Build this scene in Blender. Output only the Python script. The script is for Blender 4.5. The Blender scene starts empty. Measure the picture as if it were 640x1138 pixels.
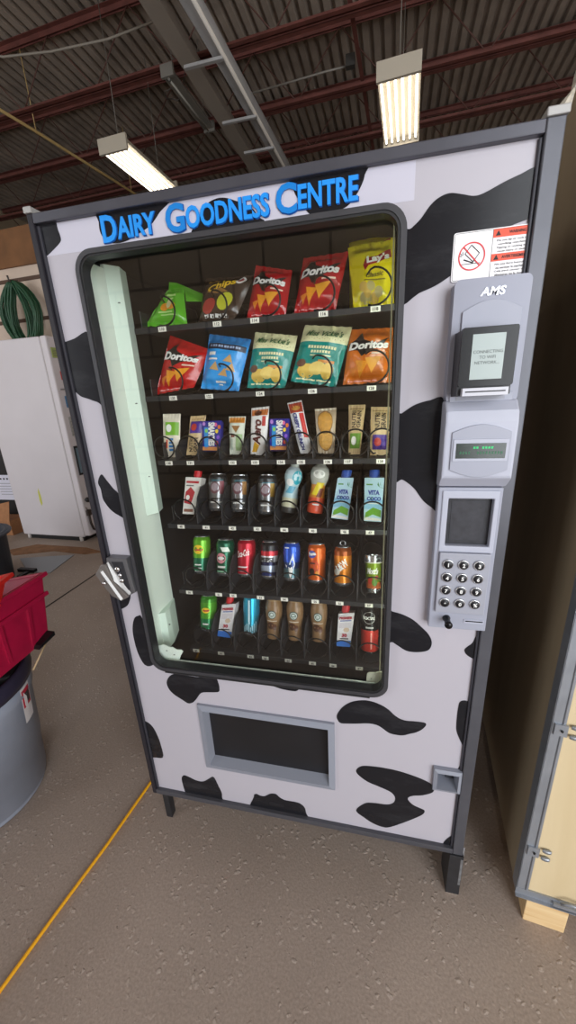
import bpy, bmesh, math, random
from mathutils import Vector, Matrix
from mathutils.geometry import tessellate_polygon
random.seed(7)
SC = bpy.context.scene
COL = SC.collection
PI = math.pi
YAW = math.radians(-2.8)          # the hall stands a little askew to the machine

# ------------------------------------------------------------------ materials
def lin(h):
    h = h.lstrip('#')
    o = []
    for i in (0, 2, 4):
        c = int(h[i:i+2], 16) / 255
        o.append(c / 12.92 if c <= .04045 else ((c + .055) / 1.055) ** 2.4)
    return (o[0], o[1], o[2], 1)
MATS = {}
def mat(h, rough=.5, metal=0., emit=0., noise=0., nscale=30., bump=0., bscale=80., coat=0., spec=.5):
    key = (h, rough, metal, emit, noise, nscale, bump, bscale, coat, spec)
    if key in MATS: return MATS[key]
    m = bpy.data.materials.new('surface_' + h.strip('#')); m.use_nodes = True
    nt = m.node_tree; b = nt.nodes['Principled BSDF']
    c = lin(h)
    b.inputs['Base Color'].default_value = c
    b.inputs['Roughness'].default_value = rough
    b.inputs['Metallic'].default_value = metal
    b.inputs['Coat Weight'].default_value = coat
    b.inputs['Specular IOR Level'].default_value = spec
    if emit:
        b.inputs['Emission Color'].default_value = c
        b.inputs['Emission Strength'].default_value = emit
    if noise or bump:
        tc = nt.nodes.new('ShaderNodeTexCoord')
    if noise:
        n = nt.nodes.new('ShaderNodeTexNoise'); n.inputs['Scale'].default_value = nscale; n.inputs['Detail'].default_value = 6
        r = nt.nodes.new('ShaderNodeValToRGB')
        r.color_ramp.elements[0].position = .3; r.color_ramp.elements[1].position = .7
        r.color_ramp.elements[0].color = [x * (1 - noise) for x in c[:3]] + [1]
        r.color_ramp.elements[1].color = [min(1, x * (1 + noise)) for x in c[:3]] + [1]
        nt.links.new(tc.outputs['Object'], n.inputs['Vector']); nt.links.new(n.outputs['Fac'], r.inputs['Fac'])
        nt.links.new(r.outputs['Color'], b.inputs['Base Color'])
    if bump:
        n2 = nt.nodes.new('ShaderNodeTexNoise'); n2.inputs['Scale'].default_value = bscale; n2.inputs['Detail'].default_value = 4
        bp = nt.nodes.new('ShaderNodeBump'); bp.inputs['Strength'].default_value = bump; bp.inputs['Distance'].default_value = .004
        nt.links.new(tc.outputs['Object'], n2.inputs['Vector']); nt.links.new(n2.outputs['Fac'], bp.inputs['Height'])
        nt.links.new(bp.outputs['Normal'], b.inputs['Normal'])
    MATS[key] = m
    return m

def glass_mat():
    m = bpy.data.materials.new('window_glass'); m.use_nodes = True
    nt = m.node_tree; nt.nodes.clear(); N = nt.nodes.new; L = nt.links.new
    out = N('ShaderNodeOutputMaterial'); mix = N('ShaderNodeMixShader')
    tr = N('ShaderNodeBsdfTransparent'); tr.inputs['Color'].default_value = (.985, .992, .987, 1)
    gl = N('ShaderNodeBsdfGlossy'); gl.inputs['Roughness'].default_value = .012; gl.inputs['Color'].default_value = (1, 1, 1, 1)
    g = N('ShaderNodeNewGeometry'); d = N('ShaderNodeVectorMath'); d.operation = 'DOT_PRODUCT'
    L(g.outputs['Incoming'], d.inputs[0]); L(g.outputs['Normal'], d.inputs[1])
    a = N('ShaderNodeMath'); a.operation = 'ABSOLUTE'; L(d.outputs['Value'], a.inputs[0])
    s = N('ShaderNodeMath'); s.operation = 'SUBTRACT'; s.inputs[0].default_value = 1; L(a.outputs[0], s.inputs[1])
    p = N('ShaderNodeMath'); p.operation = 'POWER'; L(s.outputs[0], p.inputs[0]); p.inputs[1].default_value = 5
    k = N('ShaderNodeMath'); k.operation = 'MULTIPLY_ADD'; L(p.outputs[0], k.inputs[0]); k.inputs[1].default_value = .95; k.inputs[2].default_value = .045
    L(k.outputs[0], mix.inputs['Fac']); L(tr.outputs[0], mix.inputs[1]); L(gl.outputs[0], mix.inputs[2])
    L(mix.outputs[0], out.inputs['Surface'])
    return m

def floor_mat():
    m = bpy.data.materials.new('worn_concrete'); m.use_nodes = True
    nt = m.node_tree; b = nt.nodes['Principled BSDF']; N = nt.nodes.new; L = nt.links.new
    tc = N('ShaderNodeTexCoord')
    def noise(sc, det, dist=0):
        n = N('ShaderNodeTexNoise'); n.inputs['Scale'].default_value = sc; n.inputs['Detail'].default_value = det
        n.inputs['Distortion'].default_value = dist; L(tc.outputs['Object'], n.inputs['Vector']); return n
    def ramp(src, stops):
        r = N('ShaderNodeValToRGB'); e = r.color_ramp.elements
        while len(e) < len(stops): e.new(.5)
        for el, (pp, cc) in zip(e, stops): el.position = pp; el.color = cc
        L(src, r.inputs['Fac']); return r
    big = noise(1.6, 5, .3); base = ramp(big.outputs['Fac'], [(.3, (.315, .25, .208, 1)), (.7, (.40, .322, .272, 1))])
    fine = noise(160, 3); fr = ramp(fine.outputs['Fac'], [(.3, (.80, .80, .80, 1)), (.7, (1.12, 1.12, 1.12, 1))])
    mx = N('ShaderNodeMix'); mx.data_type = 'RGBA'; mx.blend_type = 'MULTIPLY'; mx.inputs['Factor'].default_value = .9
    L(base.outputs['Color'], mx.inputs['A']); L(fr.outputs['Color'], mx.inputs['B'])
    w = noise(60, 3)
    def cells(sc, lo, hi, pick_sc, p0, p1):
        va = N('ShaderNodeVectorMath'); va.operation = 'MULTIPLY_ADD'; va.inputs[1].default_value = (.022, .022, .022)
        L(w.outputs['Color'], va.inputs[0]); L(tc.outputs['Object'], va.inputs[2])
        v = N('ShaderNodeTexVoronoi'); v.inputs['Scale'].default_value = sc; L(va.outputs[0], v.inputs['Vector'])
        st = ramp(v.outputs['Distance'], [(lo, (1, 1, 1, 1)), (hi, (0, 0, 0, 1))])
        pk = noise(pick_sc, 2); pr = ramp(pk.outputs['Fac'], [(p0, (0, 0, 0, 1)), (p1, (1, 1, 1, 1))])
        mm = N('ShaderNodeMath'); mm.operation = 'MULTIPLY'; L(st.outputs['Color'], mm.inputs[0]); L(pr.outputs['Color'], mm.inputs[1]); return mm
    stones = cells(48, .16, .34, 9, .44, .56); pits = cells(26, .05, .12, 23, .54, .6)
    def over(col, fac, k, c):
        m3 = N('ShaderNodeMath'); m3.operation = 'MULTIPLY'; m3.inputs[1].default_value = k; L(fac.outputs[0], m3.inputs[0])
        m2 = N('ShaderNodeMix'); m2.data_type = 'RGBA'; L(m3.outputs[0], m2.inputs['Factor']); L(col, m2.inputs['A']); m2.inputs['B'].default_value = c; return m2.outputs['Result']
    col = over(mx.outputs['Result'], stones, .45, (.56, .47, .41, 1)); col = over(col, pits, .6, (.12, .09, .075, 1))
    L(col, b.inputs['Base Color'])
    hs = N('ShaderNodeMath'); hs.operation = 'SUBTRACT'; L(stones.outputs[0], hs.inputs[0]); L(pits.outputs[0], hs.inputs[1])
    hsum = N('ShaderNodeMath'); hsum.operation = 'MULTIPLY_ADD'; L(fine.outputs['Fac'], hsum.inputs[0]); hsum.inputs[1].default_value = .35; L(hs.outputs[0], hsum.inputs[2])
    bp = N('ShaderNodeBump'); bp.inputs['Strength'].default_value = .42; bp.inputs['Distance'].default_value = .004
    L(hsum.outputs[0], bp.inputs['Height']); L(bp.outputs['Normal'], b.inputs['Normal'])
    b.inputs['Roughness'].default_value = .7
    return m

def wood_mat(c0, c1, scale=(1, 1, 1), rough=.6, wave=6.):
    m = bpy.data.materials.new('plywood'); m.use_nodes = True
    nt = m.node_tree; b = nt.nodes['Principled BSDF']; N = nt.nodes.new; L = nt.links.new
    tc = N('ShaderNodeTexCoord'); mp = N('ShaderNodeMapping'); mp.inputs['Scale'].default_value = scale
    L(tc.outputs['Object'], mp.inputs['Vector'])
    n = N('ShaderNodeTexNoise'); n.inputs['Scale'].default_value = wave; n.inputs['Detail'].default_value = 7; n.inputs['Distortion'].default_value = .8
    L(mp.outputs[0], n.inputs['Vector'])
    r = N('ShaderNodeValToRGB'); r.color_ramp.elements[0].position = .3; r.color_ramp.elements[1].position = .72
    r.color_ramp.elements[0].color = lin(c0); r.color_ramp.elements[1].color = lin(c1)
    L(n.outputs['Fac'], r.inputs['Fac']); L(r.outputs['Color'], b.inputs['Base Color']); b.inputs['Roughness'].default_value = rough
    return m

def block_mat():
    m = bpy.data.materials.new('block_wall'); m.use_nodes = True
    nt = m.node_tree; b = nt.nodes['Principled BSDF']; N = nt.nodes.new; L = nt.links.new
    tc = N('ShaderNodeTexCoord'); mp = N('ShaderNodeMapping'); mp.inputs['Rotation'].default_value = (PI/2, 0, 0)
    L(tc.outputs['Object'], mp.inputs['Vector'])
    br = N('ShaderNodeTexBrick'); br.inputs['Scale'].default_value = 1; br.inputs['Brick Width'].default_value = .8; br.inputs['Row Height'].default_value = .4
    br.inputs['Mortar Size'].default_value = .018
    br.inputs['Color1'].default_value = (.86, .73, .58, 1); br.inputs['Color2'].default_value = (.78, .66, .53, 1); br.inputs['Mortar'].default_value = (.35, .29, .23, 1)
    L(mp.outputs[0], br.inputs['Vector']); L(br.outputs['Color'], b.inputs['Base Color']); b.inputs['Roughness'].default_value = .9
    return m

def vinyl_mat():
    # black cow spot vinyl with pale scuffs rubbed into it
    m = bpy.data.materials.new('black_vinyl'); m.use_nodes = True
    nt = m.node_tree; b = nt.nodes['Principled BSDF']; N = nt.nodes.new; L = nt.links.new
    tc = N('ShaderNodeTexCoord'); mp = N('ShaderNodeMapping'); mp.inputs['Rotation'].default_value = (0, .6, 0); mp.inputs['Scale'].default_value = (7, 3, 22)
    L(tc.outputs['Object'], mp.inputs['Vector'])
    n = N('ShaderNodeTexNoise'); n.inputs['Scale'].default_value = 1.; n.inputs['Detail'].default_value = 9; n.inputs['Roughness'].default_value = .7
    L(mp.outputs[0], n.inputs['Vector'])
    r = N('ShaderNodeValToRGB'); r.color_ramp.elements[0].position = .5; r.color_ramp.elements[1].position = .78
    r.color_ramp.elements[0].color = (0, 0, 0, 1); r.color_ramp.elements[1].color = (1, 1, 1, 1); L(n.outputs['Fac'], r.inputs['Fac'])
    # the scuffs sit in one worn patch above the warning sticker
    sb = N('ShaderNodeVectorMath'); sb.operation = 'DISTANCE'; sb.inputs[1].default_value = (.84, .012, 1.735); L(tc.outputs['Object'], sb.inputs[0])
    mr = N('ShaderNodeMapRange'); mr.inputs['From Min'].default_value = .03; mr.inputs['From Max'].default_value = .1; mr.inputs['To Min'].default_value = .75; mr.inputs['To Max'].default_value = .05
    L(sb.outputs['Value'], mr.inputs['Value'])
    mu = N('ShaderNodeMath'); mu.operation = 'MULTIPLY'; L(r.outputs['Color'], mu.inputs[0]); L(mr.outputs['Result'], mu.inputs[1])
    mx = N('ShaderNodeMix'); mx.data_type = 'RGBA'; mx.inputs['A'].default_value = (.013, .013, .016, 1); mx.inputs['B'].default_value = (.42, .42, .45, 1)
    L(mu.outputs[0], mx.inputs['Factor']); L(mx.outputs['Result'], b.inputs['Base Color']); b.inputs['Roughness'].default_value = .2; b.inputs['Specular IOR Level'].default_value = .2
    return m

# ------------------------------------------------------------------ mesh building
TEXT = {}
def text2d(s, bold=.0):
    key = (s, bold)
    if key in TEXT: return TEXT[key]
    cu = bpy.data.curves.new('lettering', 'FONT'); cu.body = s; cu.size = 1; cu.offset = bold; cu.resolution_u = 3
    o = bpy.data.objects.new('lettering', cu); COL.objects.link(o)
    dg = bpy.context.evaluated_depsgraph_get(); dg.update()
    me = bpy.data.meshes.new_from_object(o.evaluated_get(dg))
    vs = [(v.co.x, v.co.y) for v in me.vertices]; fs = [tuple(p.vertices) for p in me.polygons]
    bpy.data.meshes.remove(me); bpy.data.objects.remove(o); bpy.data.curves.remove(cu)
    if vs:
        x0 = min(v[0] for v in vs); x1 = max(v[0] for v in vs); y0 = min(v[1] for v in vs); y1 = max(v[1] for v in vs)
        vs = [(v[0] - x0, v[1] - y0) for v in vs]
    else: x0 = x1 = y0 = y1 = 0
    TEXT[key] = (vs, fs, x1 - x0, y1 - y0)
    return TEXT[key]

class MB:
    def __init__(s): s.v = []; s.f = []; s.m = []; s.sm = []; s.mats = []
    def mi(s, m):
        if m not in s.mats: s.mats.append(m)
        return s.mats.index(m)
    def add(s, vs, fs, m, smooth=False):
        o = len(s.v); s.v += [tuple(v) for v in vs]; i = s.mi(m)
        for f in fs: s.f.append(tuple(o + k for k in f)); s.m.append(i); s.sm.append(smooth)
    def box(s, x0, x1, y0, y1, z0, z1, m):
        vs = [(x, y, z) for x in (x0, x1) for y in (y0, y1) for z in (z0, z1)]
        s.add(vs, [(0, 1, 3, 2), (4, 6, 7, 5), (0, 4, 5, 1), (2, 3, 7, 6), (0, 2, 6, 4), (1, 5, 7, 3)], m)
    def hexa(s, a, b, m):      # two matching rings of corners
        n = len(a); fs = [tuple(range(n)), tuple(range(2*n-1, n-1, -1))] + [(i, (i+1) % n, n+(i+1) % n, n+i) for i in range(n)]
        s.add(list(a) + list(b), fs, m)
    def prism(s, poly, ax, d0, d1, m, smooth=False):
        def P(p, d): return {'y': (p[0], d, p[1]), 'z': (p[0], p[1], d), 'x': (d, p[0], p[1])}[ax]
        n = len(poly)
        tri = tessellate_polygon([[Vector((p[0], p[1], 0)) for p in poly]])
        vs = [P(p, d0) for p in poly] + [P(p, d1) for p in poly]
        s.add(vs, [tuple(t) for t in tri] + [tuple(n + k for k in reversed(t)) for t in tri], m)
        s.add(vs, [(i, (i+1) % n, n+(i+1) % n, n+i) for i in range(n)], m, smooth)
    def plate(s, outer, holes, ax, d0, d1, m):
        def P(p, d): return {'y': (p[0], d, p[1]), 'z': (p[0], p[1], d), 'x': (d, p[0], p[1])}[ax]
        loops = [outer] + holes
        tri = tessellate_polygon([[Vector((p[0], p[1], 0)) for p in l] for l in loops])
        flat = [p for l in loops for p in l]; n = len(flat)
        vs = [P(p, d0) for p in flat] + [P(p, d1) for p in flat]
        fs = [tuple(t) for t in tri] + [tuple(n + k for k in reversed(t)) for t in tri]
        o = 0
        for l in loops:
            k = len(l); fs += [(o+i, o+(i+1) % k, n+o+(i+1) % k, n+o+i) for i in range(k)]; o += k
        s.add(vs, fs, m)
    def tube(s, pts, r, m, n=8, closed=False, caps=True):
        pts = [Vector(p) for p in pts]; N = len(pts); vs = []; up = None
        for i, p in enumerate(pts):
            if closed: t = pts[(i+1) % N] - pts[i-1]
            else: t = pts[min(i+1, N-1)] - pts[max(i-1, 0)]
            t.normalize()
            if up is None: up = t.orthogonal().normalized()
            up = (up - t * up.dot(t)).normalized(); bt = t.cross(up)
            rr = r[i] if isinstance(r, (list, tuple)) else r
            vs += [p + up * (rr*math.cos(2*PI*k/n)) + bt * (rr*math.sin(2*PI*k/n)) for k in range(n)]
        fs = []
        for i in range(N if closed else N-1):
            a = i*n; b = ((i+1) % N)*n
            fs += [(a+k, a+(k+1) % n, b+(k+1) % n, b+k) for k in range(n)]
        s.add(vs, fs, m, True)
        if caps and not closed: s.add(vs[:n], [tuple(range(n))], m); s.add(vs[-n:], [tuple(range(n))], m)
    def lathe(s, prof, m, c=(0, 0, 0), n=24, sx=1., sy=1., cap=True):
        # prof: (radius, height[, material from here up])
        cur = m
        for i in range(len(prof)-1):
            if len(prof[i]) > 2 and prof[i][2]: cur = prof[i][2]
            r0, z0 = prof[i][:2]; r1, z1 = prof[i+1][:2]
            vs = [(c[0]+sx*r*math.cos(2*PI*k/n), c[1]+sy*r*math.sin(2*PI*k/n), c[2]+z) for r, z in ((r0, z0), (r1, z1)) for k in range(n)]
            s.add(vs, [(k, (k+1) % n, n+(k+1) % n, n+k) for k in range(n)], cur, True)
        if cap:
            for (q, mm) in ((prof[0], m), (prof[-1], cur)):
                if q[0] > 1e-5: s.add([(c[0]+sx*q[0]*math.cos(2*PI*k/n), c[1]+sy*q[0]*math.sin(2*PI*k/n), c[2]+q[1]) for k in range(n)], [tuple(range(n))], mm)
    def grid(s, fn, nu, nv, m, smooth=True, mf=None):
        vs = [fn(i/nu, j/nv) for j in range(nv+1) for i in range(nu+1)]
        for j in range(nv):
            for i in range(nu):
                a = j*(nu+1)+i
                q = [vs[a], vs[a+1], vs[a+nu+2], vs[a+nu+1]]
                if mf is None: continue
        if mf is None:
            s.add(vs, [(j*(nu+1)+i, j*(nu+1)+i+1, (j+1)*(nu+1)+i+1, (j+1)*(nu+1)+i) for j in range(nv) for i in range(nu)], m, smooth)
        else:
            o = len(s.v); s.v += [tuple(v) for v in vs]
            for j in range(nv):
                k = s.mi(mf((j+.5)/nv))
                for i in range(nu):
                    a = o+j*(nu+1)+i; s.f.append((a, a+1, a+nu+2, a+nu+1)); s.m.append(k); s.sm.append(smooth)
    def text(s, t, fn, m, h, cx=0, cy=0, w=None, rot=0, shear=0, bold=.015, depth=0, align='c'):
        vs, fs, W, H = text2d(t, bold)
        if not vs: return
        k = h / H; kx = k if w is None else w / W
        ca, sa = math.cos(math.radians(rot)), math.sin(math.radians(rot)); out = []
        for x, y in vs:
            X = (x - (W/2 if align == 'c' else 0))*kx + shear*(y-H/2)*k; Y = (y-H/2)*k
            out.append((cx + X*ca - Y*sa, cy + X*sa + Y*ca))
        s.add([fn(*p) for p in out], fs, m)
        if depth:
            n = len(out); ed = {}
            for f in fs:
                for a, b in zip(f, f[1:]+f[:1]): ed[(a, b)] = 1
            rim = [e for e in ed if (e[1], e[0]) not in ed]
            base = [fn(*p) for p in out]; low = [(p[0], p[1]+depth, p[2]) for p in base]
            s.add(base+low, [(a, b, n+b, n+a) for a, b in rim], m)
    def build(s, name, parent=None, loc=None, bevel=0., segs=2, recalc=True):
        me = bpy.data.meshes.new(name)
        L = Vector(loc) if loc else Vector((0, 0, 0))
        me.from_pydata([tuple(Vector(v)-L) for v in s.v], [], s.f)
        for m in s.mats: me.materials.append(m)
        me.polygons.foreach_set('material_index', s.m); me.polygons.foreach_set('use_smooth', s.sm)
        if recalc:
            bm = bmesh.new(); bm.from_mesh(me); bmesh.ops.remove_doubles(bm, verts=bm.verts, dist=1e-6)
            bmesh.ops.recalc_face_normals(bm, faces=bm.faces); bm.to_mesh(me); bm.free()
        me.update()
        o = bpy.data.objects.new(name, me); COL.objects.link(o)
        if parent: o.parent = parent
        if loc: o.location = L
        if bevel:
            b = o.modifiers.new('soft_edges', 'BEVEL'); b.width = bevel; b.segments = segs; b.limit_method = 'ANGLE'; b.angle_limit = math.radians(40)
        return o

def tag(o, label, cat, group=None):
    o['label'] = label; o['category'] = cat
    if group: o['group'] = group
    return o
def thing(name, label, cat, loc=(0, 0, 0), rz=0, group=None):
    o = bpy.data.objects.new(name, None); COL.objects.link(o); o.location = loc; o.rotation_euler = (0, 0, rz); o.empty_display_size = .1
    return tag(o, label, cat, group)
def struct(mb, name, rz=YAW, **k):
    o = mb.build(name, **k); o.rotation_euler = (0, 0, rz); o['kind'] = 'structure'; return o
def rrect(x0, x1, z0, z1, r, n=6):
    out = []
    for cx, cz, a0 in ((x1-r, z1-r, 0), (x0+r, z1-r, 90), (x0+r, z0+r, 180), (x1-r, z0+r, 270)):
        for k in range(n+1):
            a = math.radians(a0+90*k/n); out.append((cx+r*math.cos(a), cz+r*math.sin(a)))
    return out
def smooth_loop(pts, k=4):          # closed Catmull-Rom through the points
    n = len(pts); out = []
    for i in range(n):
        p0, p1, p2, p3 = pts[i-1], pts[i], pts[(i+1) % n], pts[(i+2) % n]
        for j in range(k):
            t = j/k
            out.append(tuple(.5*((2*p1[d]) + (-p0[d]+p2[d])*t + (2*p0[d]-5*p1[d]+4*p2[d]-p3[d])*t*t + (-p0[d]+3*p1[d]-3*p2[d]+p3[d])*t**3) for d in (0, 1)))
    return out
def rot(x, y, a=YAW): return (x*math.cos(a)-y*math.sin(a), x*math.sin(a)+y*math.cos(a))
def unrot(x, y): return rot(x, y, -YAW)

STEEL = mat('#7d7f88', .45, .0, noise=.12, nscale=9)
TRIM = mat('#4d4d55', .36, .3, noise=.1, nscale=12)
DARK = mat('#232326', .5, noise=.15, nscale=20)
BLACK = mat('#111113', .45)
WHITE = mat('#b6b2bb', .38)
GREYP = mat('#a9acba', .42)
GREYP2 = mat('#989ba8', .45)
CHROME = mat('#d8d8dc', .16, 1.)
LINER = mat('#eefaee', .4)
INKW = mat('#f2f2f0', .5)
# ================================================================== the hall
FLOORM = floor_mat()
b = MB(); b.box(-9, 7, -4.4, 10, -.12, 0, FLOORM); struct(b, 'floor')
WALLM = mat('#b7a58c', .85, noise=.08, nscale=3)
BEIGE = mat('#d3bfae', .75, noise=.06, nscale=4)
BROWN = mat('#7a5230', .7, noise=.2, nscale=5)
BLOCK = block_mat()
b = MB(); b.box(-9, 7, 10, 10.2, 0, 6.3, mat('#6b5d4d', .9, noise=.1)); struct(b, 'wall_back')
b = MB(); b.box(-9.2, -9, -4.4, 10.2, 0, 6.24, WALLM); struct(b, 'wall_left')
b = MB(); b.box(7, 7.2, -4.4, 10.2, 0, 6.24, WALLM); struct(b, 'wall_right')
b = MB(); b.plate([(-9, 0), (-8.7, 0), (-8.7, 4.4), (-3.3, 4.4), (-3.3, 0), (2.1, 0), (2.1, 4.4), (6.9, 4.4), (6.9, 0), (7, 0), (7, 6.3), (-9, 6.3)], [], 'y', -4.4, -4.2, BLOCK); struct(b, 'wall_front')
for k, (x0, x1) in enumerate(((-8.7, -3.3), (2.1, 6.9))):
    b = MB(); b.box(x0-.1, x0, -4.25, -4.17, 0, 4.5, STEEL); b.box(x1, x1+.1, -4.25, -4.17, 0, 4.5, STEEL); b.box(x0-.1, x1+.1, -4.25, -4.17, 4.4, 4.5, STEEL)
    struct(b, 'door_%d' % (k+1))
# ribbed steel roof deck
DECK = mat('#a09387', .6, .0, noise=.2, nscale=2.5)
b = MB(); prof = []; x = -9
while x < 7:
    prof += [(x, 6.17), (x+.075, 6.17), (x+.095, 6.23), (x+.15-.02, 6.23)]; x += .15
prof += [(7.05, 6.17)]
vs = [(p[0], y, p[1]) for y in (-4.4, 10) for p in prof]; n = len(prof)
b.add(vs, [(i, i+1, n+i+1, n+i) for i in range(n-1)], DECK)
b.box(-9, 7.05, -4.4, 10, 6.24, 6.3, DECK)
struct(b, 'ceiling', recalc=False)
# partition behind the fridge
b = MB(); b.box(-9, -.6, 3.6, 3.75, 0, 3.12, BEIGE); struct(b, 'wall_partition')
b = MB(); b.box(-9, -.6, 3.57, 3.78, 3.12, 3.52, BROWN); struct(b, 'trim_1')
for k, z in enumerate((2.98, 2.52, 2.06, 1.6)):
    b = MB(); b.box(-9, -.6, 3.585, 3.6, z-.02, z+.02, mat('#5a4336', .7)); struct(b, 'trim_%d' % (k+2))
b = MB(); b.box(-1.68, -1.665, -4.2, 3.5, -.01, .0015, mat('#2a221d', .9)); struct(b, 'trim_6', rz=0)

# steel bar joists
WEB = mat('#5c3b33', .6)
RED = mat('#6b3d36', .6, noise=.25, nscale=6)
JL = [('first dark red steel roof joist, its open web seen above the left lamp', 4.87), ('second dark red steel roof joist, running behind the two lit lamps', 6.02),
      ('third dark red steel roof joist, just above the machine top edge', 7.14), ('farthest dark red steel roof joist, low behind the machine top', 8.3)]
for lab, y in JL:
    t = thing('roof_joist', lab, 'roof joist', rot(0, y) + (5.4,), YAW, 'roof joists')
    for nm, z0, z1 in (('top_chord', .69, .75), ('bottom_chord', 0, .06)):
        b = MB()
        for s in (-1, 1):
            b.box(-8.9, 6.9, s*.02-.004, s*.02+.004, z0, z1, RED)
            zz = z0 if nm == 'bottom_chord' else z1-.006
            b.box(-8.9, 6.9, min(s*.016, s*.075), max(s*.016, s*.075), zz, zz+.006, RED)
        b.build(nm, t)
    b = MB(); x = -8.8; up = 0; pts = []
    while x < 6.9: pts.append((x, 0, .03 if up else .71)); x += .62; up = 1-up
    for p, q in zip(pts, pts[1:]): b.tube([p, q], .008, WEB, 6)
    b.build('web', t)
b = MB(); b.box(-.025, .025, -1.3, 2.1, -.003, .003, RED); b.box(-.025, -.019, -1.3, 2.1, 0, .05, RED)
o = b.build('bridging_bar'); o.location = (.47, 5.9, 5.47); o.rotation_euler = (0, 0, math.radians(-5)); tag(o, 'red steel angle bar crossing the joists left of the right lamp', 'steel bar')

# pipes and ducts under the roof
def run(name, label, cat, pts, r, m, rect=None):
    b = MB()
    if rect:
        (x0, y0, z0), (x1, y1, z1) = pts; w, h = rect
        b.hexa([(x0-w/2, y0, z0), (x0+w/2, y0, z0), (x0+w/2, y0, z0+h), (x0-w/2, y0, z0+h)], [(x1-w/2, y1, z1), (x1+w/2, y1, z1), (x1+w/2, y1, z1+h), (x1-w/2, y1, z1+h)], m)
    else:
        b.tube(pts, r, m, 16)
        if r < .025 and cat == 'pipe' and len(pts) > 3:
            for q in pts[1:3]: b.tube([q, (q[0], q[1], 6.2)], .006, m, 6)
    o = b.build(name, loc=pts[0]); return tag(o, label, cat)
PIPE = mat('#b2b1b1', .35, .3, noise=.08, nscale=4)
run('air_duct', 'flat grey-brown sheet metal duct beside the round silver pipe', 'duct', [(-1.66, 1.5, 5.27), (-1.34, 9.8, 5.27)], 0, mat('#a0968b', .5, .1), (.2, .1))
run('round_pipe', 'thick round silver pipe running under the roof joists', 'pipe', [(-1.37, 1.5, 5.27), (-.93, 7., 5.27), (-.72, 9.8, 5.27)], .1, PIPE)
run('conduit_pipe', 'thin pale steel conduit along the right of the silver pipe', 'pipe', [(-1.24, 1.5, 5.13), (-.87, 6.8, 5.13), (-.67, 9.8, 5.13)], .022, mat('#efe9e0', .45))
run('gas_pipe', 'thin tan pipe sloping across the roof at far left', 'pipe', [(-4.6, 2.5, 5.2), (-4.1, 5.1, 5.2), (-3.82, 6.97, 5.2), (-3.5, 9.5, 5.2)], .02, mat('#c8ab72', .5))
for i, (lab, p, q) in enumerate([('nearest steel hanger bar under the round silver pipe', (-1.5, 4.57, 5.13), (-1.03, 4.56, 5.13)), ('middle steel hanger bar under the round silver pipe', (-1.43, 5.58, 5.13), (-.94, 5.55, 5.13)), ('farthest steel hanger bar under the round silver pipe', (-1.36, 6.32, 5.13), (-.88, 6.3, 5.13))]):
    b = MB(); b.box(-.01, q[0]-p[0], -.02, .02, 0, .03, PIPE); o = b.build('pipe_hanger', loc=None); o.location = (p[0], p[1], 5.09); tag(o, lab, 'hanger', 'pipe hangers')
wb = mat('#8d8880', .5, .2)
run('roof_conduit', 'thin grey conduit crossing the deck towards the right lamp', 'pipe', [(-1.3, 5.86, 5.52), (-.02, 5.77, 5.52), (.36, 5.76, 5.52)], .012, wb)
b = MB(); b.box(-.06, .06, -.04, .04, -.06, .06, mat('#3a3734', .6)); o = b.build('junction_box'); o.location = (.33, 5.70, 5.52); tag(o, 'small dark junction box at the end of the roof conduit', 'junction box')
run('slack_cable', 'slack pale cable drooping along the second joist at left', 'cable', [(-4.6, 3.9, 5.45), (-3.6, 4.2, 5.36), (-3.1, 4.4, 5.44), (-2.4, 4.5, 5.48), (-1.6, 4.62, 5.62)], .012, mat('#8a8378', .5))
b = MB(); b.tube([(.1*math.cos(2*PI*k/24), .1*math.sin(2*PI*k/24), .012*math.sin(k)) for k in range(24)], .008, mat('#5b554f'), 6, True)
b.tube([(.1, 0, 0), (.16, .1, .2), (.2, .1, .6)], .006, mat('#5b554f'), 6); o = b.build('cable_loop'); o.location = (-2.05, 5.35, 5.4); tag(o, 'small coiled loop of dark cable hanging beside the unlit lamp', 'cable')

# fluorescent lamps
HOUS = mat('#c3baa9', .5); TUBE = mat('#fff6e6', .4, emit=4.); TOFF = mat('#9a988f', .4)
def lamp(label, c, rz, L, W, tubes, lit, HOUS=HOUS):
    t = thing('ceiling_light', label, 'lamp', c, rz, 'fluorescent strip lights')
    b = MB()
    b.hexa([(-W/2, -L/2, 0), (W/2, -L/2, 0), (W/2-.05, -L/2, .09), (-W/2+.05, -L/2, .09)], [(-W/2, L/2, 0), (W/2, L/2, 0), (W/2-.05, L/2, .09), (-W/2+.05, L/2, .09)], HOUS)
    b.build('housing', t)
    for s in (-1, 1):
        b = MB(); y = s*(L/2-.02)
        b.box(-W/2-.005, W/2+.005, min(y, y+s*.035), max(y, y+s*.035), -.075 if lit else -.03, .095, HOUS); b.build('end_cap', t)
    for k in range(tubes):
        x = -W/2 + W*(k+.5)/tubes
        b = MB(); b.tube([(x, -L/2+.05, -.035), (x, L/2-.05, -.035)], .012, TUBE if lit else TOFF, 10)
        for s in (-1, 1): b.tube([(x, s*(L/2-.05), -.035), (x, s*(L/2-.018), -.035)], .015, mat('#8c8a85', .4, .5), 10)
        b.build('tube', t)
    for s in (-1, 1):
        b = MB(); b.tube([(0, s*(L/2-.15), .08), (0, s*(L/2-.15), 6.18-c[2])], .005, mat('#7a756d'), 6); b.build('hanger_wire', t)
lamp('lit fluorescent fixture with six tubes, above the machine top at right', (.955, 5.16, 4.65), math.radians(-4.8), 1.24, .45, 6, True)
lamp('lit fluorescent fixture seen from the side, above the sign at left', (-2.66, 5.36, 4.65), math.radians(-3.), 1.24, .42, 6, True)
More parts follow.
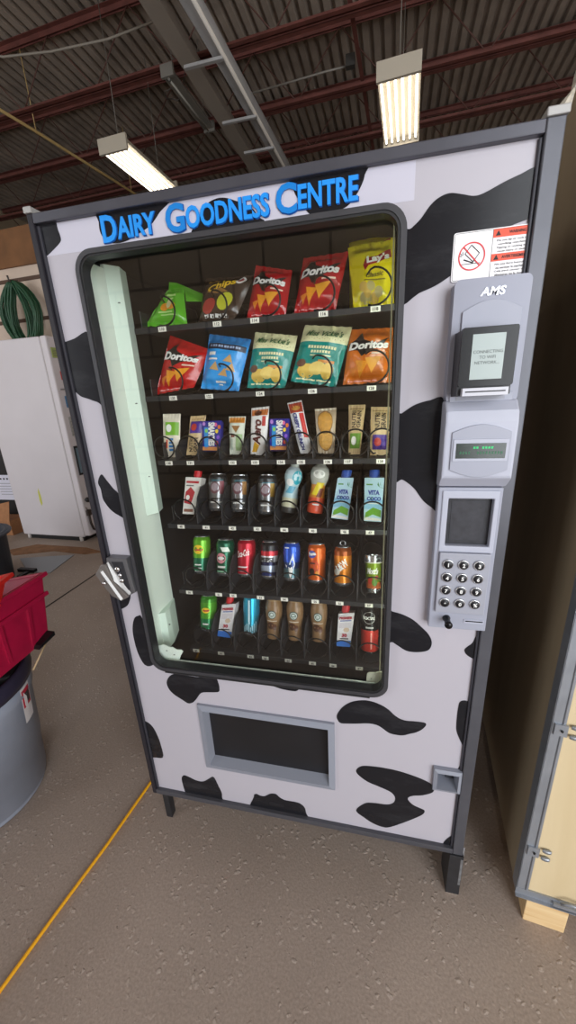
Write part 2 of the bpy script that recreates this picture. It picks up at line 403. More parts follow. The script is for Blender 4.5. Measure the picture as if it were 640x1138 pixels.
lamp('unlit grey fluorescent fixture beside the flat duct', (-1.80, 5.35, 5.25), math.radians(-4), 1.1, .16, 1, False, mat('#77736c', .5))

# ------------------------------------------------------------------ plywood crate right of the machine
PLY = wood_mat('#c9b48c', '#dccaa6', (1, 1, .25)); PLY_SHADED = wood_mat('#93826a', '#a8967a', (1, 1, .2)); GALV = mat('#9ea3ab', .4, .55, noise=.1, nscale=15)  # second plywood is a darker copy, the side's shade put into its colour
t = thing('plywood_crate', 'tall plywood crate with galvanised steel corner, right of the vending machine', 'crate', (1.134, -.012, 0), math.radians(-6.2))
CH = 2.15
b = MB(); b.box(.0, .012, .012, 1.25, .1, CH, PLY_SHADED); b.build('side_panel', t)
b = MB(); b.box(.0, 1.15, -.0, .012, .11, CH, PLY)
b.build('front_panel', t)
b = MB(); b.box(0, 1.15, 0, 1.25, CH, CH+.012, PLY_SHADED); b.build('top_panel', t)
b = MB(); b.box(1.138, 1.15,   .012, 1.25, .1, CH, PLY_SHADED); b.build('side_panel', t)
b = MB(); b.box(0, 1.15, 1.25, 1.262, .1, CH, PLY_SHADED); b.build('back_panel', t)
b = MB(); b.box(.0, 1.15, 0, 1.25, .092, .104, PLY_SHADED); b.build('bottom_panel', t)
b = MB(); b.box(-.003, .026, -.003, .0, .098, CH, GALV); b.box(-.003, .0, -.003, .03, .098, CH, GALV); b.tube([(.02, -.004, .118), (.02, -.004, CH)], .0016, GALV, 6)
b.build('corner_angle', t)
b = MB(); b.box(-.003, 1.15, -.004, .0, .09, .116, GALV); b.box(-.003, 1.15, -.012, .0, .09, .093, GALV); b.build('bottom_rail', t)
for z in (.69, .275, 1.12, 1.55):
    b = MB(); b.box(.004, .03, -.008, -.003, z-.016, z+.016, GALV)
    for s in (-1, 1): b.lathe([(.0, -.004), (.008, -.004), (.008, .004), (.0, .004)], GALV, (.046, -.006, z+s*.014), 12, 1.3, .5)
    b.lathe([(.003, 0), (.003, .003), (0, .003)], BLACK, (.018, -.011, z), 8)
    b.build('clip', t)
b = MB(); b.box(.085, .16, -.012, -.004, .1, .11, GALV); b.tube([(.1, -.012, .118), (.12, -.016, .133), (.15, -.016, .13), (.16, -.012, .116)], .004, GALV, 8); b.build('latch', t)
SKID = wood_mat('#cfa873', '#ead0a2', (.5, 1, 9))
for x0, y0 in ((.025, .03), (1.0, .03), (.025, .9), (1.0, .9)):
    b = MB(); b.box(x0, x0+.1, y0-.04, y0+.3, 0, .092, SKID); b.build('skid_block', t, bevel=.002)

# ------------------------------------------------------------------ fridge and what is on it
FR = mat('#d6d0d4', .4, noise=.03, nscale=3)
t = thing('refrigerator', 'tall white fridge at the left, standing in front of the beige wall', 'fridge', (-2.352, 2.442, 0), math.radians(-2.))
b = MB(); b.box(-.84, 0, 0, .74, .05, 2.07, FR); b.build('body', t, bevel=.012)
b = MB(); b.box(.012, .085, -.005, .745, .07, 2.072, FR); b.build('door', t, bevel=.014)
b = MB(); b.box(-.004, .016, .008, .73, .08, 2.06, mat('#b9b2b0', .7)); b.build('gasket', t)
b = MB(); b.box(-.8, -.02, .02, .7, .0, .055, BLACK); b.build('base_grille', t)
b = MB(); b.lathe([(0, 0), (.02, 0), (.026, .012), (.026, .03), (.018, .04), (0, .04)], BLACK, (0, 0, 0), 16)
o = b.build('lock_knob', t); o.location = (.085, .05, .47); o.rotation_euler = (0, PI/2, 0)
b = MB(); b.box(.085, .11, .01, .06, .3, .36, mat('#3a302c', .5)); b.tube([(.1, .03, .3), (.11, .02, .22), (.1, .05, .14), (.12, .1, .1)], .012, mat('#3a302c', .6), 8); b.tube([(.1, .02, .36), (.12, -.01, .4)], .006, CHROME, 8)
b.build('latch', t)
b = MB(); b.prism([(-.475, .4), (-.455, .43), (-.45, .52), (-.462, .6), (-.478, .56), (-.485, .46)], 'y', -.001, .0, mat('#c9c95a', .6)); o = b.build('tape_scrap', t); o['label'] = 'torn yellow-green tape scrap'
for x in (-.78, -.06):
    b = MB(); b.lathe([(.02, 0), (.02, .05)], mat('#cfcac6', .5), (x, .02, 0), 10); b.build('foot', t)
FX = -2.352+.085+.003
for lab, nm, z0, z1, y0, y1, col, cat in [('green note stuck at the top corner of the fridge door', 'paper_note', 1.88, 1.97, .02, .1, '#9aa860', 'note'),
        ('red magnet on the fridge door below the green note', 'fridge_magnet', 1.68, 1.76, .07, .13, '#c03a34', 'magnet'),
        ('grey clip magnet between red and blue magnets on the fridge door', 'fridge_magnet', 1.585, 1.6, .03, .16, '#8d8a8c', 'magnet'),
        ('blue magnet at the middle of the fridge door edge', 'fridge_magnet', 1.42, 1.53, .06, .14, '#4f7da6', 'magnet'),
        ('grey picture card on the fridge door under the blue magnet', 'paper_note', 1.14, 1.33, .05, .15, '#a9a6a3', 'note'),
        ('dark framed blue-grey card lowest on the fridge door', 'picture_card', .74, 1.04, .03, .14, '#6f8796', 'note')]:
    b = MB(); b.box(0, .006, y0, y1, z0, z1, mat(col, .6))
    if nm == 'picture_card':
        for (a, c, d, e) in ((y0, y0+.012, z0, z1), (y1-.012, y1, z0, z1), (y0, y1, z0, z0+.02), (y0, y1, z1-.02, z1)): b.box(0, .009, a, c, d, e, BLACK)
    if nm == 'paper_note':
        for k in range(5): b.box(.006, .0065, y0+.01, y1-.01, z0+.015+k*(z1-z0-.03)/5, z0+.019+k*(z1-z0-.03)/5, mat('#6d6a62', .7))
    o = b.build(nm, loc=None); o.location = (FX, 2.442, 0); o.rotation_euler = (0, 0, math.radians(-2)); tag(o, lab, cat)

# garden hose hung on the partition
HOSE = mat('#1f4a30', .45, noise=.2, nscale=20)
t = thing('garden_hose', 'coiled dark green garden hose hanging on the beige wall above the fridge', 'hose', (-3.62, 3.66, 2.6))
b = MB(); pts = []
for k in range(26*20):
    a = 2*PI*k/20; i = k//20; fr = (k % 20)/20
    w = .19 + .12*math.sin(i*2.1); h = .36 + .05*math.sin(i*1.7+1)
    w2 = .19 + .12*math.sin((i+1)*2.1); h2 = .36 + .05*math.sin((i+1)*1.7+1)
    w = w*(1-fr)+w2*fr; h = h*(1-fr)+h2*fr
    top = math.cos(a)
    nar = 1-.5*max(0, top)**2
    pts.append((w*math.sin(a)*nar+.02*math.sin(i), -.05-.045*math.sin(i*1.3+a*.5), h*top-.05+(.36-h)*max(0, top)))
b.tube(pts, .0125, HOSE, 8)
b.build('hose_coil', t)
b = MB(); b.tube([(0, -.005, .33), (0, -.12, .3), (0, -.13, .36)], .012, mat('#4a443f', .5), 8); b.build('hook', t)

# things on the floor at left
def quad_sheet(name, label, cat, pts, z0, z1, m):
    b = MB(); b.prism(pts, 'z', z0, z1, m); c = (sum(p[0] for p in pts)/len(pts), sum(p[1] for p in pts)/len(pts), z0)
    return tag(b.build(name, loc=c), label, cat)
quad_sheet('metal_sheet', 'flat grey sheet metal offcut lying on the floor by the fridge', 'metal sheet', [(-2.72, 1.96), (-2.2, 2.1), (-2.12, 1.72), (-2.34, 1.7)], 0, .006, mat('#8d9296', .4, .5))
quad_sheet('cardboard_sheet', 'flattened brown cardboard lying along the front of the fridge base', 'cardboard', [(-3.05, 2.12), (-2.85, 2.3), (-2.2, 2.28), (-1.95, 2.2), (-2.1, 2.13), (-2.5, 2.17), (-2.86, 2.02)], 0, .008, mat('#8a6344', .8, noise=.25, nscale=12))
b = MB(); b.box(-2.46, -2.28, 1.7, 1.74, 0, .03, BLACK); b.box(-2.36, -2.32, 1.6, 1.75, 0, .02, BLACK); tag(b.build('metal_bracket', loc=(-2.36, 1.7, 0)), 'small black bracket on the floor by the metal sheet', 'bracket')
t = thing('storage_case', 'black case with a printed paper label, behind the fridge at far left', 'case', (-3.95, 2.9, 0))
b = MB(); b.box(-.5, .5, 0, .5, .02, 1.25, BLACK); b.box(-.5, .5, -.006, 0, .9, .92, mat('#3d3b3f', .5)); b.build('body', t, bevel=.015)
b = MB(); b.box(-.3, .34, -.004, 0, .33, .65, mat('#d9d8e6', .6))
for k in range(5): b.box(.08, .32, -.0046, -.004, .4+k*.035, .406+k*.035, mat('#77757f', .7))
for k in range(4): b.box(.12+k*.05, .145+k*.05, -.0046, -.004, .59, .612, BLACK)
b.build('paper_label', t)
b = MB(); b.box(-.5, .5, .0, .5, 0, .03, BLACK); b.build('base', t)
t = thing('cardboard_box', 'brown cardboard box with a raised flap beside the fridge foot', 'box', (-3.72, 2.53, 0))
CB = mat('#a9764f', .8, noise=.1)
b = MB(); b.box(-.25, .3, 0, .25, 0, .18, CB); b.build('body', t, bevel=.004)
b = MB(); b.hexa([(-.22, 0, .18), (.3, 0, .18), (.3, .006, .18), (-.22, .006, .18)], [(.1, .06, .36), (.3, .06, .4), (.3, .066, .4), (.1, .066, .36)], CB); b.build('flap', t)
t = thing('waste_bin', 'dark blue-grey round tub on the floor behind the red tote', 'bin', (-2.62, 1.45, 0))
b = MB(); G2 = mat('#454a55', .5)
b.lathe([(0, .0), (.27, 0), (.3, .42), (.325, .42), (.325, .45), (.29, .45), (.26, .02), (0, .02)], G2, (0, 0, 0), 40, cap=False); b.build('body', t)
b = MB(); b.tube([(.33*math.cos(2*PI*k/40), .33*math.sin(2*PI*k/40), .435) for k in range(40)], .013, G2, 8, True); b.build('rim', t)

# ------------------------------------------------------------------ trash can and what is in it
CAN = mat('#99a0b0', .5, noise=.08, nscale=6)
TC = (-.755, -.02, 0)
t = thing('trash_can', 'grey plastic trash can under the red tote in the lower left', 'trash can', TC)
b = MB(); b.lathe([(0, 0), (.195, 0), (.205, .012), (.222, .2), (.226, .2), (.242, .43), (.25, .44), (.25, .5), (.243, .5), (.21, .03), (0, .03)], CAN, (0, 0, 0), 64, cap=False); b.build('body', t)
b = MB(); b.lathe([(.244, .49), (.258, .49), (.262, .51), (.262, .545), (.252, .555), (.24, .55), (.24, .49)], mat('#2e2a3d', .45), (0, 0, 0), 64, cap=False); b.build('rim', t)
def cyl(a, z, r): return (r*math.cos(a), r*math.sin(a), z)
b = MB()
def lab_fn(u, v, dr=.0012): return cyl(.28+u*.23, .33+v*.15, .2225+.0205*((.33+v*.15)-.2)/.23+.0035+dr)
b.grid(lambda u, v: lab_fn(u, v), 6, 6, mat('#e6e1e2', .5))
b.grid(lambda u, v: lab_fn(.08+u*.84, .42+v*.5, .0018), 6, 6, mat('#c5213f', .5))
b.grid(lambda u, v: lab_fn(.3+u*.55, .5+v*.3, .0024), 6, 6, mat('#3a3334', .5))
b.grid(lambda u, v: lab_fn(.2+u*.3, .48+v*.4-.2*u, .003), 6, 3, mat('#efe9ea', .5))
b.build('sticker', t)
CR = mat('#a3123a', .42, noise=.12, nscale=18)
t = thing('plastic_tote', 'large crimson plastic tote resting on top of the trash can', 'tote', (-.715, .02, .55), math.radians(4)); t.rotation_euler = (0, -.2, math.radians(4))
def ring(x0, x1, y0, y1, z): return [(x0, y0, z), (x1, y0, z), (x1, y1, z), (x0, y1, z)]
def shell(b, r0, r1, th, m):
    a = ring(*r0); c = ring(*r1)
    ai = ring(r0[0]+th, r0[1]-th, r0[2]+th, r0[3]-th, r0[4]+th); ci = ring(r1[0]+th, r1[1]-th, r1[2]+th, r1[3]-th, r1[4])
    b.add(a+c+ai+ci, [(0, 1, 2, 3), (8, 9, 10, 11)]+[(i, (i+1) % 4, 4+(i+1) % 4, 4+i) for i in range(4)]+[(8+i, 8+(i+1) % 4, 12+(i+1) % 4, 12+i) for i in range(4)]+[(4+i, 4+(i+1) % 4, 12+(i+1) % 4, 12+i) for i in range(4)], m)
b = MB(); shell(b, (-.23, .23, -.2, .17, .0), (-.28, .275, -.26, .225, .25), .006, CR); b.build('body', t, bevel=.006)
b = MB()
for z, e in ((.232, .014), (.16, .012)):
    k = z/.25; x0, x1, y0, y1 = -.23-.05*k, .23+.045*k, -.2-.06*k, .17+.055*k
    b.plate([(x0-e, y0-e), (x1+e, y0-e), (x1+e, y1+e), (x0-e, y1+e)], [[(x0+.004, y0+.004), (x1-.004, y0+.004), (x1-.004, y1-.004), (x0+.004, y1-.004)]], 'z', z, z+.016, CR)
b.build('rim', t, bevel=.003)
for y in (-.12, 0, .1):
    b = MB(); b.hexa([(.225, y-.006, .02), (.238, y-.006, .02), (.238, y+.006, .02), (.225, y+.006, .02)], [(.255, y*1.2-.006, .16), (.268, y*1.2-.006, .16), (.268, y*1.2+.006, .16), (.255, y*1.2+.006, .16)], CR)
    b.build('rib', t)
t = thing('parts_bin', 'bright red plastic bin resting on the rim of the crimson tote', 'bin', (-.605, -.085, .80), math.radians(20)); t.rotation_euler = (0, -.15, math.radians(20))
RB = mat('#d8241f', .4)
b = MB(); shell(b, (-.14, .16, -.14, .1, .0), (-.17, .2, -.17, .13, .09), .006, RB); b.build('body', t, bevel=.004)
b = MB(); b.plate([(-.185, -.185), (.215, -.185), (.215, .145), (-.185, .145)], [[(-.165, -.165), (.195, -.165), (.195, .125), (-.165, .125)]], 'z', .08, .094, RB); b.build('rim', t, bevel=.003)
b = MB(); b.box(-.17, .17, -.1, .1, 0, .04, mat('#1b191b', .6)); tag(b.build('tool_tray', loc=(0, 0, 0), bevel=.01), 'black tool tray wedged between tote and trash can rim', 'tray')
o = bpy.data.objects['tool_tray']; o.location = (-.72, .05, .51); o.rotation_euler = (0, 0, .5)
t = thing('putty_knife', 'black scraper with a thin pale rod, leaning out of the trash can', 'scraper', (-.48, .16, .6))
b = MB(); b.hexa([(-.03, -.03, -.0), (.01, -.03, 0), (.01, -.02, .012), (-.03, -.02, .012)], [(-.03, .045, .012), (.012, .045, .012), (.012, .045, .028), (-.03, .045, .028)], BLACK); b.build('blade', t)
b = MB(); b.tube([(.004, .012, .008), (.004, -.07, -.058)], .0035, mat('#b9a07c', .5), 8); b.build('rod', t)
for i, (x, y, a, c, lab) in enumerate([(-.6, -.14, .3, '#a89a86', 'pale crumpled rag inside the trash can rim'), (-.79, -.19, 1.2, '#4a4650', 'dark crumpled bag inside the trash can')]):
    b = MB(); ph = [random.uniform(0, 6) for _ in range(6)]
    def rag(u, v, ph=ph):
        th = 2*PI*u; p = PI*v; r = .075*(1+.25*math.sin(3*th+ph[0])*math.sin(4*p+ph[1])+.12*math.sin(7*th+ph[2]+5*p))
        return (r*math.sin(p)*math.cos(th), r*math.sin(p)*math.sin(th), .55*r*math.cos(p))
    b.grid(rag, 36, 18, mat(c, .8)); o = b.build('crumpled_rag'); o.location = (x, y, .49); tag(o, lab, 'rag')

b = MB(); pts = [(.02, .55, .006), (-.06, .33, .006), (-.122, .14, .006), (-.152, -.09, .006), (-.186, -.285, .006), (-.209, -.437, .006), (-.235, -.62, .006), (-.28, -.9, .006)]
b.tube(pts, .0052, mat('#f2ae1c', .45), 8); tag(b.build('extension_cord', loc=pts[0]), 'yellow cord on the concrete floor running under the vending machine', 'cord')
# ================================================================== the vending machine
MO = (.495, .43, 0)
VM = thing('vending_machine', 'tall snack and drink vending machine with black and white cow spot front', 'vending machine', MO)
def part(b, name, parent=VM, bevel=0., **k):
    b.v = [(v[0]-MO[0], v[1]-MO[1], v[2]-MO[2]) for v in b.v]
    return b.build(name, parent, None, bevel, **k)
ZB, ZT = .17, 1.839
CAB = mat('#2a2a2e', .5, noise=.1); INN = mat('#1d1c1d', .6)
b = MB()
for x0, x1 in ((.002, .01), (.98, .988)): b.box(x0, x1, .03, .87, ZB, ZT, CAB)
b.box(.01, .98, .862, .87, ZB, ZT, CAB); b.box(.002, .988, .03, .87, ZT-.008, ZT+.002, CAB); b.box(.002, .988, .03, .87, ZB, ZB+.01, CAB)
part(b, 'cabinet')
b = MB()
b.box(.795, .803, .06, .8, .6, 1.80, INN); b.box(.012, .02, .2, .8, .6, 1.80, INN); b.box(.02, .795, .79, .8, .6, 1.80, INN)
b.box(.02, .795, .06, .8, .585, .6, INN); b.box(.02, .795, .06, .8, 1.80, 1.81, INN)
part(b, 'interior_liner')
# steel edge trim; right post coloured lighter to stand in for its reflection
for nm, x0, x1 in (('door_post', -.0, .0135), ('door_post', .963, .99)):
    b = MB(); b.box(x0, x1, .0, .05, ZB, ZT, mat('#27252b', .45, .0, noise=.1, spec=.3) if x0 < .5 else mat('#55565d', .38, .3, noise=.12, nscale=12))
    if x0 < .5: b.box(.0135, .02, .006, .03, ZB+.02, ZT-.02, mat('#3c3c44', .45, .2))
    else: b.box(.957, .963, .006, .03, ZB+.02, ZT-.02, mat('#3c3c44', .45, .2))
    part(b, nm, bevel=.002)
b = MB(); b.box(.0135, .963, .0, .05, 1.8205, ZT, TRIM); part(b, 'top_rail', bevel=.002)
b = MB(); b.box(.0135, .963, .0, .05, ZB, .188, mat('#4c4c52', .45, .2)); part(b, 'bottom_rail', bevel=.002)
for x0, x1 in ((-.003, .016), (.961, .993)):
    b = MB(); b.box(x0, x1, -.003, .052, ZT, ZT+.012, mat('#a9a8a6', .45, .2)); part(b, 'post_cap', bevel=.002)
# white door skin with its openings
WIN = rrect(.103, .752, .713, 1.751, .03); BIN = [(.232, .35), (.611, .35), (.611, .569), (.232, .569)]; COIN = [(.902, .42), (.953, .42), (.953, .476), (.902, .476)]
b = MB(); b.plate([(.01, .186), (.966, .186), (.966, 1.822), (.01, 1.822)], [WIN, BIN, COIN], 'y', .012, .018, WHITE); 
part(b, 'door_panel')
b = MB(); b.box(.02, .775, .0117, .0122, 1.764, 1.8195, mat('#c6c4d2', .35)); part(b, 'sign_strip')
VIN = vinyl_mat()
SPOTS = [
[(11,1829),(55,1825),(60,1809),(63,1794),(60,1786),(41,1775),(13,1762),(-1,1761)],
[(168,1834),(160,1809),(160,1789),(173,1773),(193,1768),(218,1770),(240,1777),(273,1789),(297,1808),(321,1831)],
[(368,1765),(372,1778),(380,1792),(397,1808),(416,1814),(434,1813),(451,1807),(472,1798),(487,1789),(495,1777),(502,1762)],
[(558,1834),(562,1816),(569,1799),(582,1780),(598,1765),(628,1765),(652,1767),(668,1775),(683,1793),(691,1811),(689,1832)],
[(759,1712),(772,1723),(787,1735),(801,1752),(815,1762),(832,1766),(851,1762),(870,1757),(886,1759),(915,1770),(938,1777),(956,1783),(975,1782),(991,1781),(1000,1717),(973,1717),(946,1711),(923,1704),(908,1691),(869,1660),(844,1644),(818,1630),(791,1621),(754,1607)],
[(758,1400),(770,1409),(789,1422),(804,1428),(822,1432),(848,1433),(862,1365),(860,1268),(853,1206),(838,1213),(823,1225),(813,1238),(803,1252),(790,1264),(776,1273),(760,1276)],
[(757,953),(769,950),(792,944),(816,932),(836,914),(852,897),(861,879),(861,862),(853,849),(830,842),(805,843),(784,856),(772,864),(760,870)],
[(983,910),(964,907),(956,899),(951,882),(937,865),(937,855),(944,846),(958,838),(973,830),(988,827)],
[(992,711),(971,708),(950,713),(940,708),(937,697),(936,668),(937,629),(940,610),(947,591),(957,567),(962,538),(961,516),(957,497),(953,480),(959,451),(973,443),(990,442)],
[(633,603),(637,621),(651,644),(671,662),(696,672),(720,674),(746,667),(768,654),(784,638),(799,628),(816,624),(837,626),(864,624),(857,605),(841,590),(827,583),(810,574),(793,572),(773,575),(755,588),(741,596),(719,598),(690,592),(663,587),(642,586)],
[(687,414),(690,426),(701,437),(717,442),(752,445),(798,443),(838,435),(875,423),(895,409),(897,386),(871,367),(847,359),(834,349),(834,337),(849,321),(872,312),(880,306),(874,290),(847,263),(815,235),(785,212),(765,208),(738,216),(713,232),(688,256),(712,291),(736,300),(775,304),(793,315),(798,333),(794,347),(782,359),(754,370),(720,382),(696,400)],
[(984,250),(969,240),(951,218),(940,196),(938,179),(939,150),(992,155)],
[(123,644),(131,664),(145,678),(163,684),(191,682),(231,681),(260,689),(284,691),(292,669),(293,648),(286,636),(241,628),(227,618),(212,596),(198,582),(183,578),(165,589),(142,604),(128,621)],
[(417,692),(454,684),(482,677),(511,675),(525,678),(536,693),(548,711),(477,718)],
[(3,478),(21,477),(37,466),(48,445),(57,407),(61,357),(60,337),(53,328),(31,325),(-1,323),(2,375)],
[(115,253),(125,266),(144,262),(167,253),(191,254),(214,272),(228,284),(236,277),(244,250),(253,218),(252,198),(244,169),(123,157),(118,188),(114,226)],
[(365,230),(368,240),(375,244),(385,240),(399,240),(410,248),(422,257),(439,260),(452,248),(467,241),(485,241),(506,241),(520,236),(531,222),(535,198),(547,176),(561,168),(360,157)],
[(5,1590),(17,1594),(47,1600),(87,1610),(91,1555),(92,1457),(74,1460),(52,1468),(34,1474),(22,1484),(13,1496),(4,1526)],
[(44,1285),(55,1271),(70,1249),(86,1228),(94,1170),(70,1177),(52,1190),(40,1207),(34,1223),(34,1246),(30,1265)],
[(78,874),(70,873),(61,869),(54,860),(47,842),(43,825),(41,805),(41,783),(43,753),(49,726),(56,708),(63,701),(71,699),(81,702),(95,712),(104,726),(90,774),(87,846)],
[(17,938),(56,950),(57,933),(51,919),(44,907),(31,897),(12,889),(-1,892)],
]
def clip(poly, d, val, sgn):
    out = []
    for i, p in enumerate(poly):
        q = poly[i-1]; ip = (p[d]-val)*sgn >= 0; iq = (q[d]-val)*sgn >= 0
        if ip != iq:
            t = (val-q[d])/(p[d]-q[d]); out.append((q[0]+t*(p[0]-q[0]), q[1]+t*(p[1]-q[1])))
        if ip: out.append(p)
    return out
for i, s in enumerate(SPOTS):
    q = smooth_loop([(x/1000, z/1000) for x, z in s], 4)
    q = clip(clip(clip(clip(q, 0, .008, 1), 0, .968, -1), 1, .18, 1), 1, 1.8205, -1)
    if i in (4, 5, 6): q = clip(q, 0, .757, 1)
    if i in (17, 18, 19): q = clip(q, 0, .101, -1)
    if i in (1, 2, 3): q = clip(q, 1, 1.757, 1)
    if i in (12, 13): q = clip(q, 1, .711, -1)
    out = []
    for p in q:
        if not out or abs(p[0]-out[-1][0])+abs(p[1]-out[-1][1]) > 4e-4: out.append(p)
    b = MB(); b.prism(out, 'y', .0108, .0121, VIN); part(b, 'cow_spot')
# lettering over the window
b = MB(); BL = mat('#1f93ee', .35); BD = mat('#0a4f9c', .4)
def flat(y): return lambda s, t: (s, y, t)
for word, parts in (('D', [(.165, .199, 'D', 1.7705, .047), (.2, .287, 'AIRY', 1.7735, .037)]), ('G', [(.309, .349, 'G', 1.7695, .048), (.352, .519, 'OODNESS', 1.7725, .037)]), ('C', [(.532, .571, 'C', 1.7715, .047), (.573, .68, 'ENTRE', 1.7755, .037)])):
    for x0, x1, s, z, h in parts:
        b.text(s, flat(.0078), mat('#0f7fd2', .35) if s in 'GC' else BL, h, (x0+x1)/2, z+h/2, w=x1-x0, bold=.03, depth=.003)
        b.text(s, flat(.0095), BD, h+.002, (x0+x1)/2+.0008, z+h/2-.0006, w=x1-x0+.002, bold=.028, depth=.0012)
part(b, 'sign_lettering', recalc=False)
# window gasket and pane
GAS = mat('#3a3a3e', .42, noise=.1)
b = MB()
b.plate(rrect(.0945, .7645, .701, 1.7615, .042, 8), [rrect(.104, .754, .7135, 1.752, .033, 8)], 'y', -.004, .013, GAS)
b.plate(rrect(.1, .759, .706, 1.758, .038, 8), [rrect(.1085, .7495, .718, 1.7475, .03, 8)], 'y', -.002, .024, mat('#1a1a1c', .5))
b.box(.135, .72, -.004, .012, .697, .703, mat('#2a2a2c', .5))
part(b, 'window_gasket', bevel=.0018)
b = MB(); b.box(.1, .757, .0185, .0215, .708, 1.756, glass_mat()); part(b, 'window_glass')
# pale inner door frame: lamp cover along the left, corner plates
PL2 = mat('#def0e2', .42); 
b = MB()
def lin_strip(pts, z0, z1, m):
    for (x0, y0), (x1, y1) in zip(pts, pts[1:]): b.add([(x0, y0, z0), (x1, y1, z0), (x1, y1, z1), (x0, y0, z1)], [(0, 1, 2, 3)], m)
b.box(.068, .08, .03, .182, .7, 1.762, LINER)
part(b, 'inner_panel')
b = MB(); prof = [(.08, .117), (.1, .128), (.1, .145), (.08, .192), (.07, .192), (.07, .117)]
prof = [(.08, .117), (.1015, .146), (.09, .19), (.07, .19), (.07, .117)]
b.prism(prof, 'z', 1.14, 1.772, PL2)
for z, y in ((1.69, .12), (1.45, .122), (1.25, .125)): b.lathe([(.0032, 0), (.0032, .002), (0, .003)], mat('#5f6a64', .5), (.0945, y+.013, z), 8, 1, 1)
part(b, 'lamp_cover', bevel=.001)
b = MB(); b.prism([(.08, .09), (.098, .1), (.098, .125), (.082, .185), (.08, .185)], 'z', .705, .83, PL2)
b.lathe([(.003, 0), (.003, .002), (0, .003)], mat('#5f6a64', .5), (.1, .108, .78), 8); part(b, 'lamp_bracket', bevel=.001)
b = MB(); b.prism([(.1, .708), (.1, .756), (.118, .7625), (.137, .755), (.145, .756), (.158, .7485), (.172, .7495), (.178, .744), (.168, .728), (.16, .708)], 'y', .036, .039, LINER)
for x, z in ((.125, .742), (.148, .73)): b.lathe([(.0028, -.001), (.0028, .001), (0, .001)], mat('#39413c', .5), (x, .036, z), 8, 1, .4)
part(b, 'corner_plate')
b = MB(); b.prism([(.71, .71), (.712, .739), (.717, .744), (.732, .746), (.752, .752), (.757, .71)], 'y', .036, .039, mat('#b9bba6', .45))
b.lathe([(.002, -.001), (.002, .001), (0, .001)], mat('#39413c', .5), (.723, .036, .726), 8, 1, .4); part(b, 'corner_plate')
b = MB(); b.box(.7425, .7455, .03, .034, .715, 1.752, mat('#b7b99b', .4)); b.box(.1, .75, .03, .034, .712, .7165, mat('#c3cabf', .4)); part(b, 'glass_edge')

b = MB(); b.tube([(.784, .07, .72), (.784, .07, 1.74)], .008, mat('#f4fff0', .4, emit=18.), 12)  # unseen glowing tube, added to brighten the liner and nearby packets
for z in (.71, 1.74): b.tube([(.784, .07, z), (.784, .07, z+.012)], .011, mat('#d8d8d4', .5), 12)
part(b, 'hidden_fill_tube')
# trays with spirals, dividers and price tags
TRAY = mat('#28292c', .45, .2); WIRE = mat('#0d0d0e', .4, .3); DIV = mat('#303135', .5)
TZ = [1.628, 1.466, 1.297, 1.112, .897, .683]
COLS = [  # spiral centre x, radius ; tag x
 ([(.203, .033), (.338, .033), (.468, .033), (.59, .035), (.71, .037)], [205, 349, 442, 601, 714], ['110', '112', '114', '116', '118']),
 ([(.2, .033), (.338, .033), (.46, .033), (.582, .035), (.71, .036)], [209, 309, 443, 572, 709], ['120', '122', '124', '126', '128']),
 ([(.152, .03), (.226, .03), (.283, .028), (.35, .031), (.415, .031), (.473, .028), (.535, .031), (.6, .031), (.672, .033), (.735, .033)], [170, 234, 355, 417, 486, 538, 606, 656, 734], ['130', '131', '132', '133', '134', '135', '136', '137', '138']),
 ([(.187, .033), (.269, .033), (.34, .033), (.425, .033), (.49, .033), (.566, .033), (.636, .034), (.717, .034)], [179, 257, 336, 409, 485, 563, 647, 712], ['40', '41', '42', '43', '44', '45', '46', '47']),
 ([(.193, .033), (.271, .033), (.341, .033), (.416, .033), (.486, .033), (.562, .033), (.638, .034), (.724, .034)], [175, 271, 317, 402, 474, 564, 633, 713], ['50', '51', '52', '53', '54', '55', '56', '57']),
 ([(.189, .033), (.256, .033), (.341, .033), (.416, .033), (.486, .033), (.562, .033), (.64, .034), (.719, .034)], [169, 255, 354, 402, 475, 550, 612, 689], ['60', '61', '62', '63', '64', '65', '66', '67'])]
TAGM = mat('#e8e6da', .6); INK = mat('#19191b', .6)
LIPL = [.128, .128, .137, .137, .14, .148]
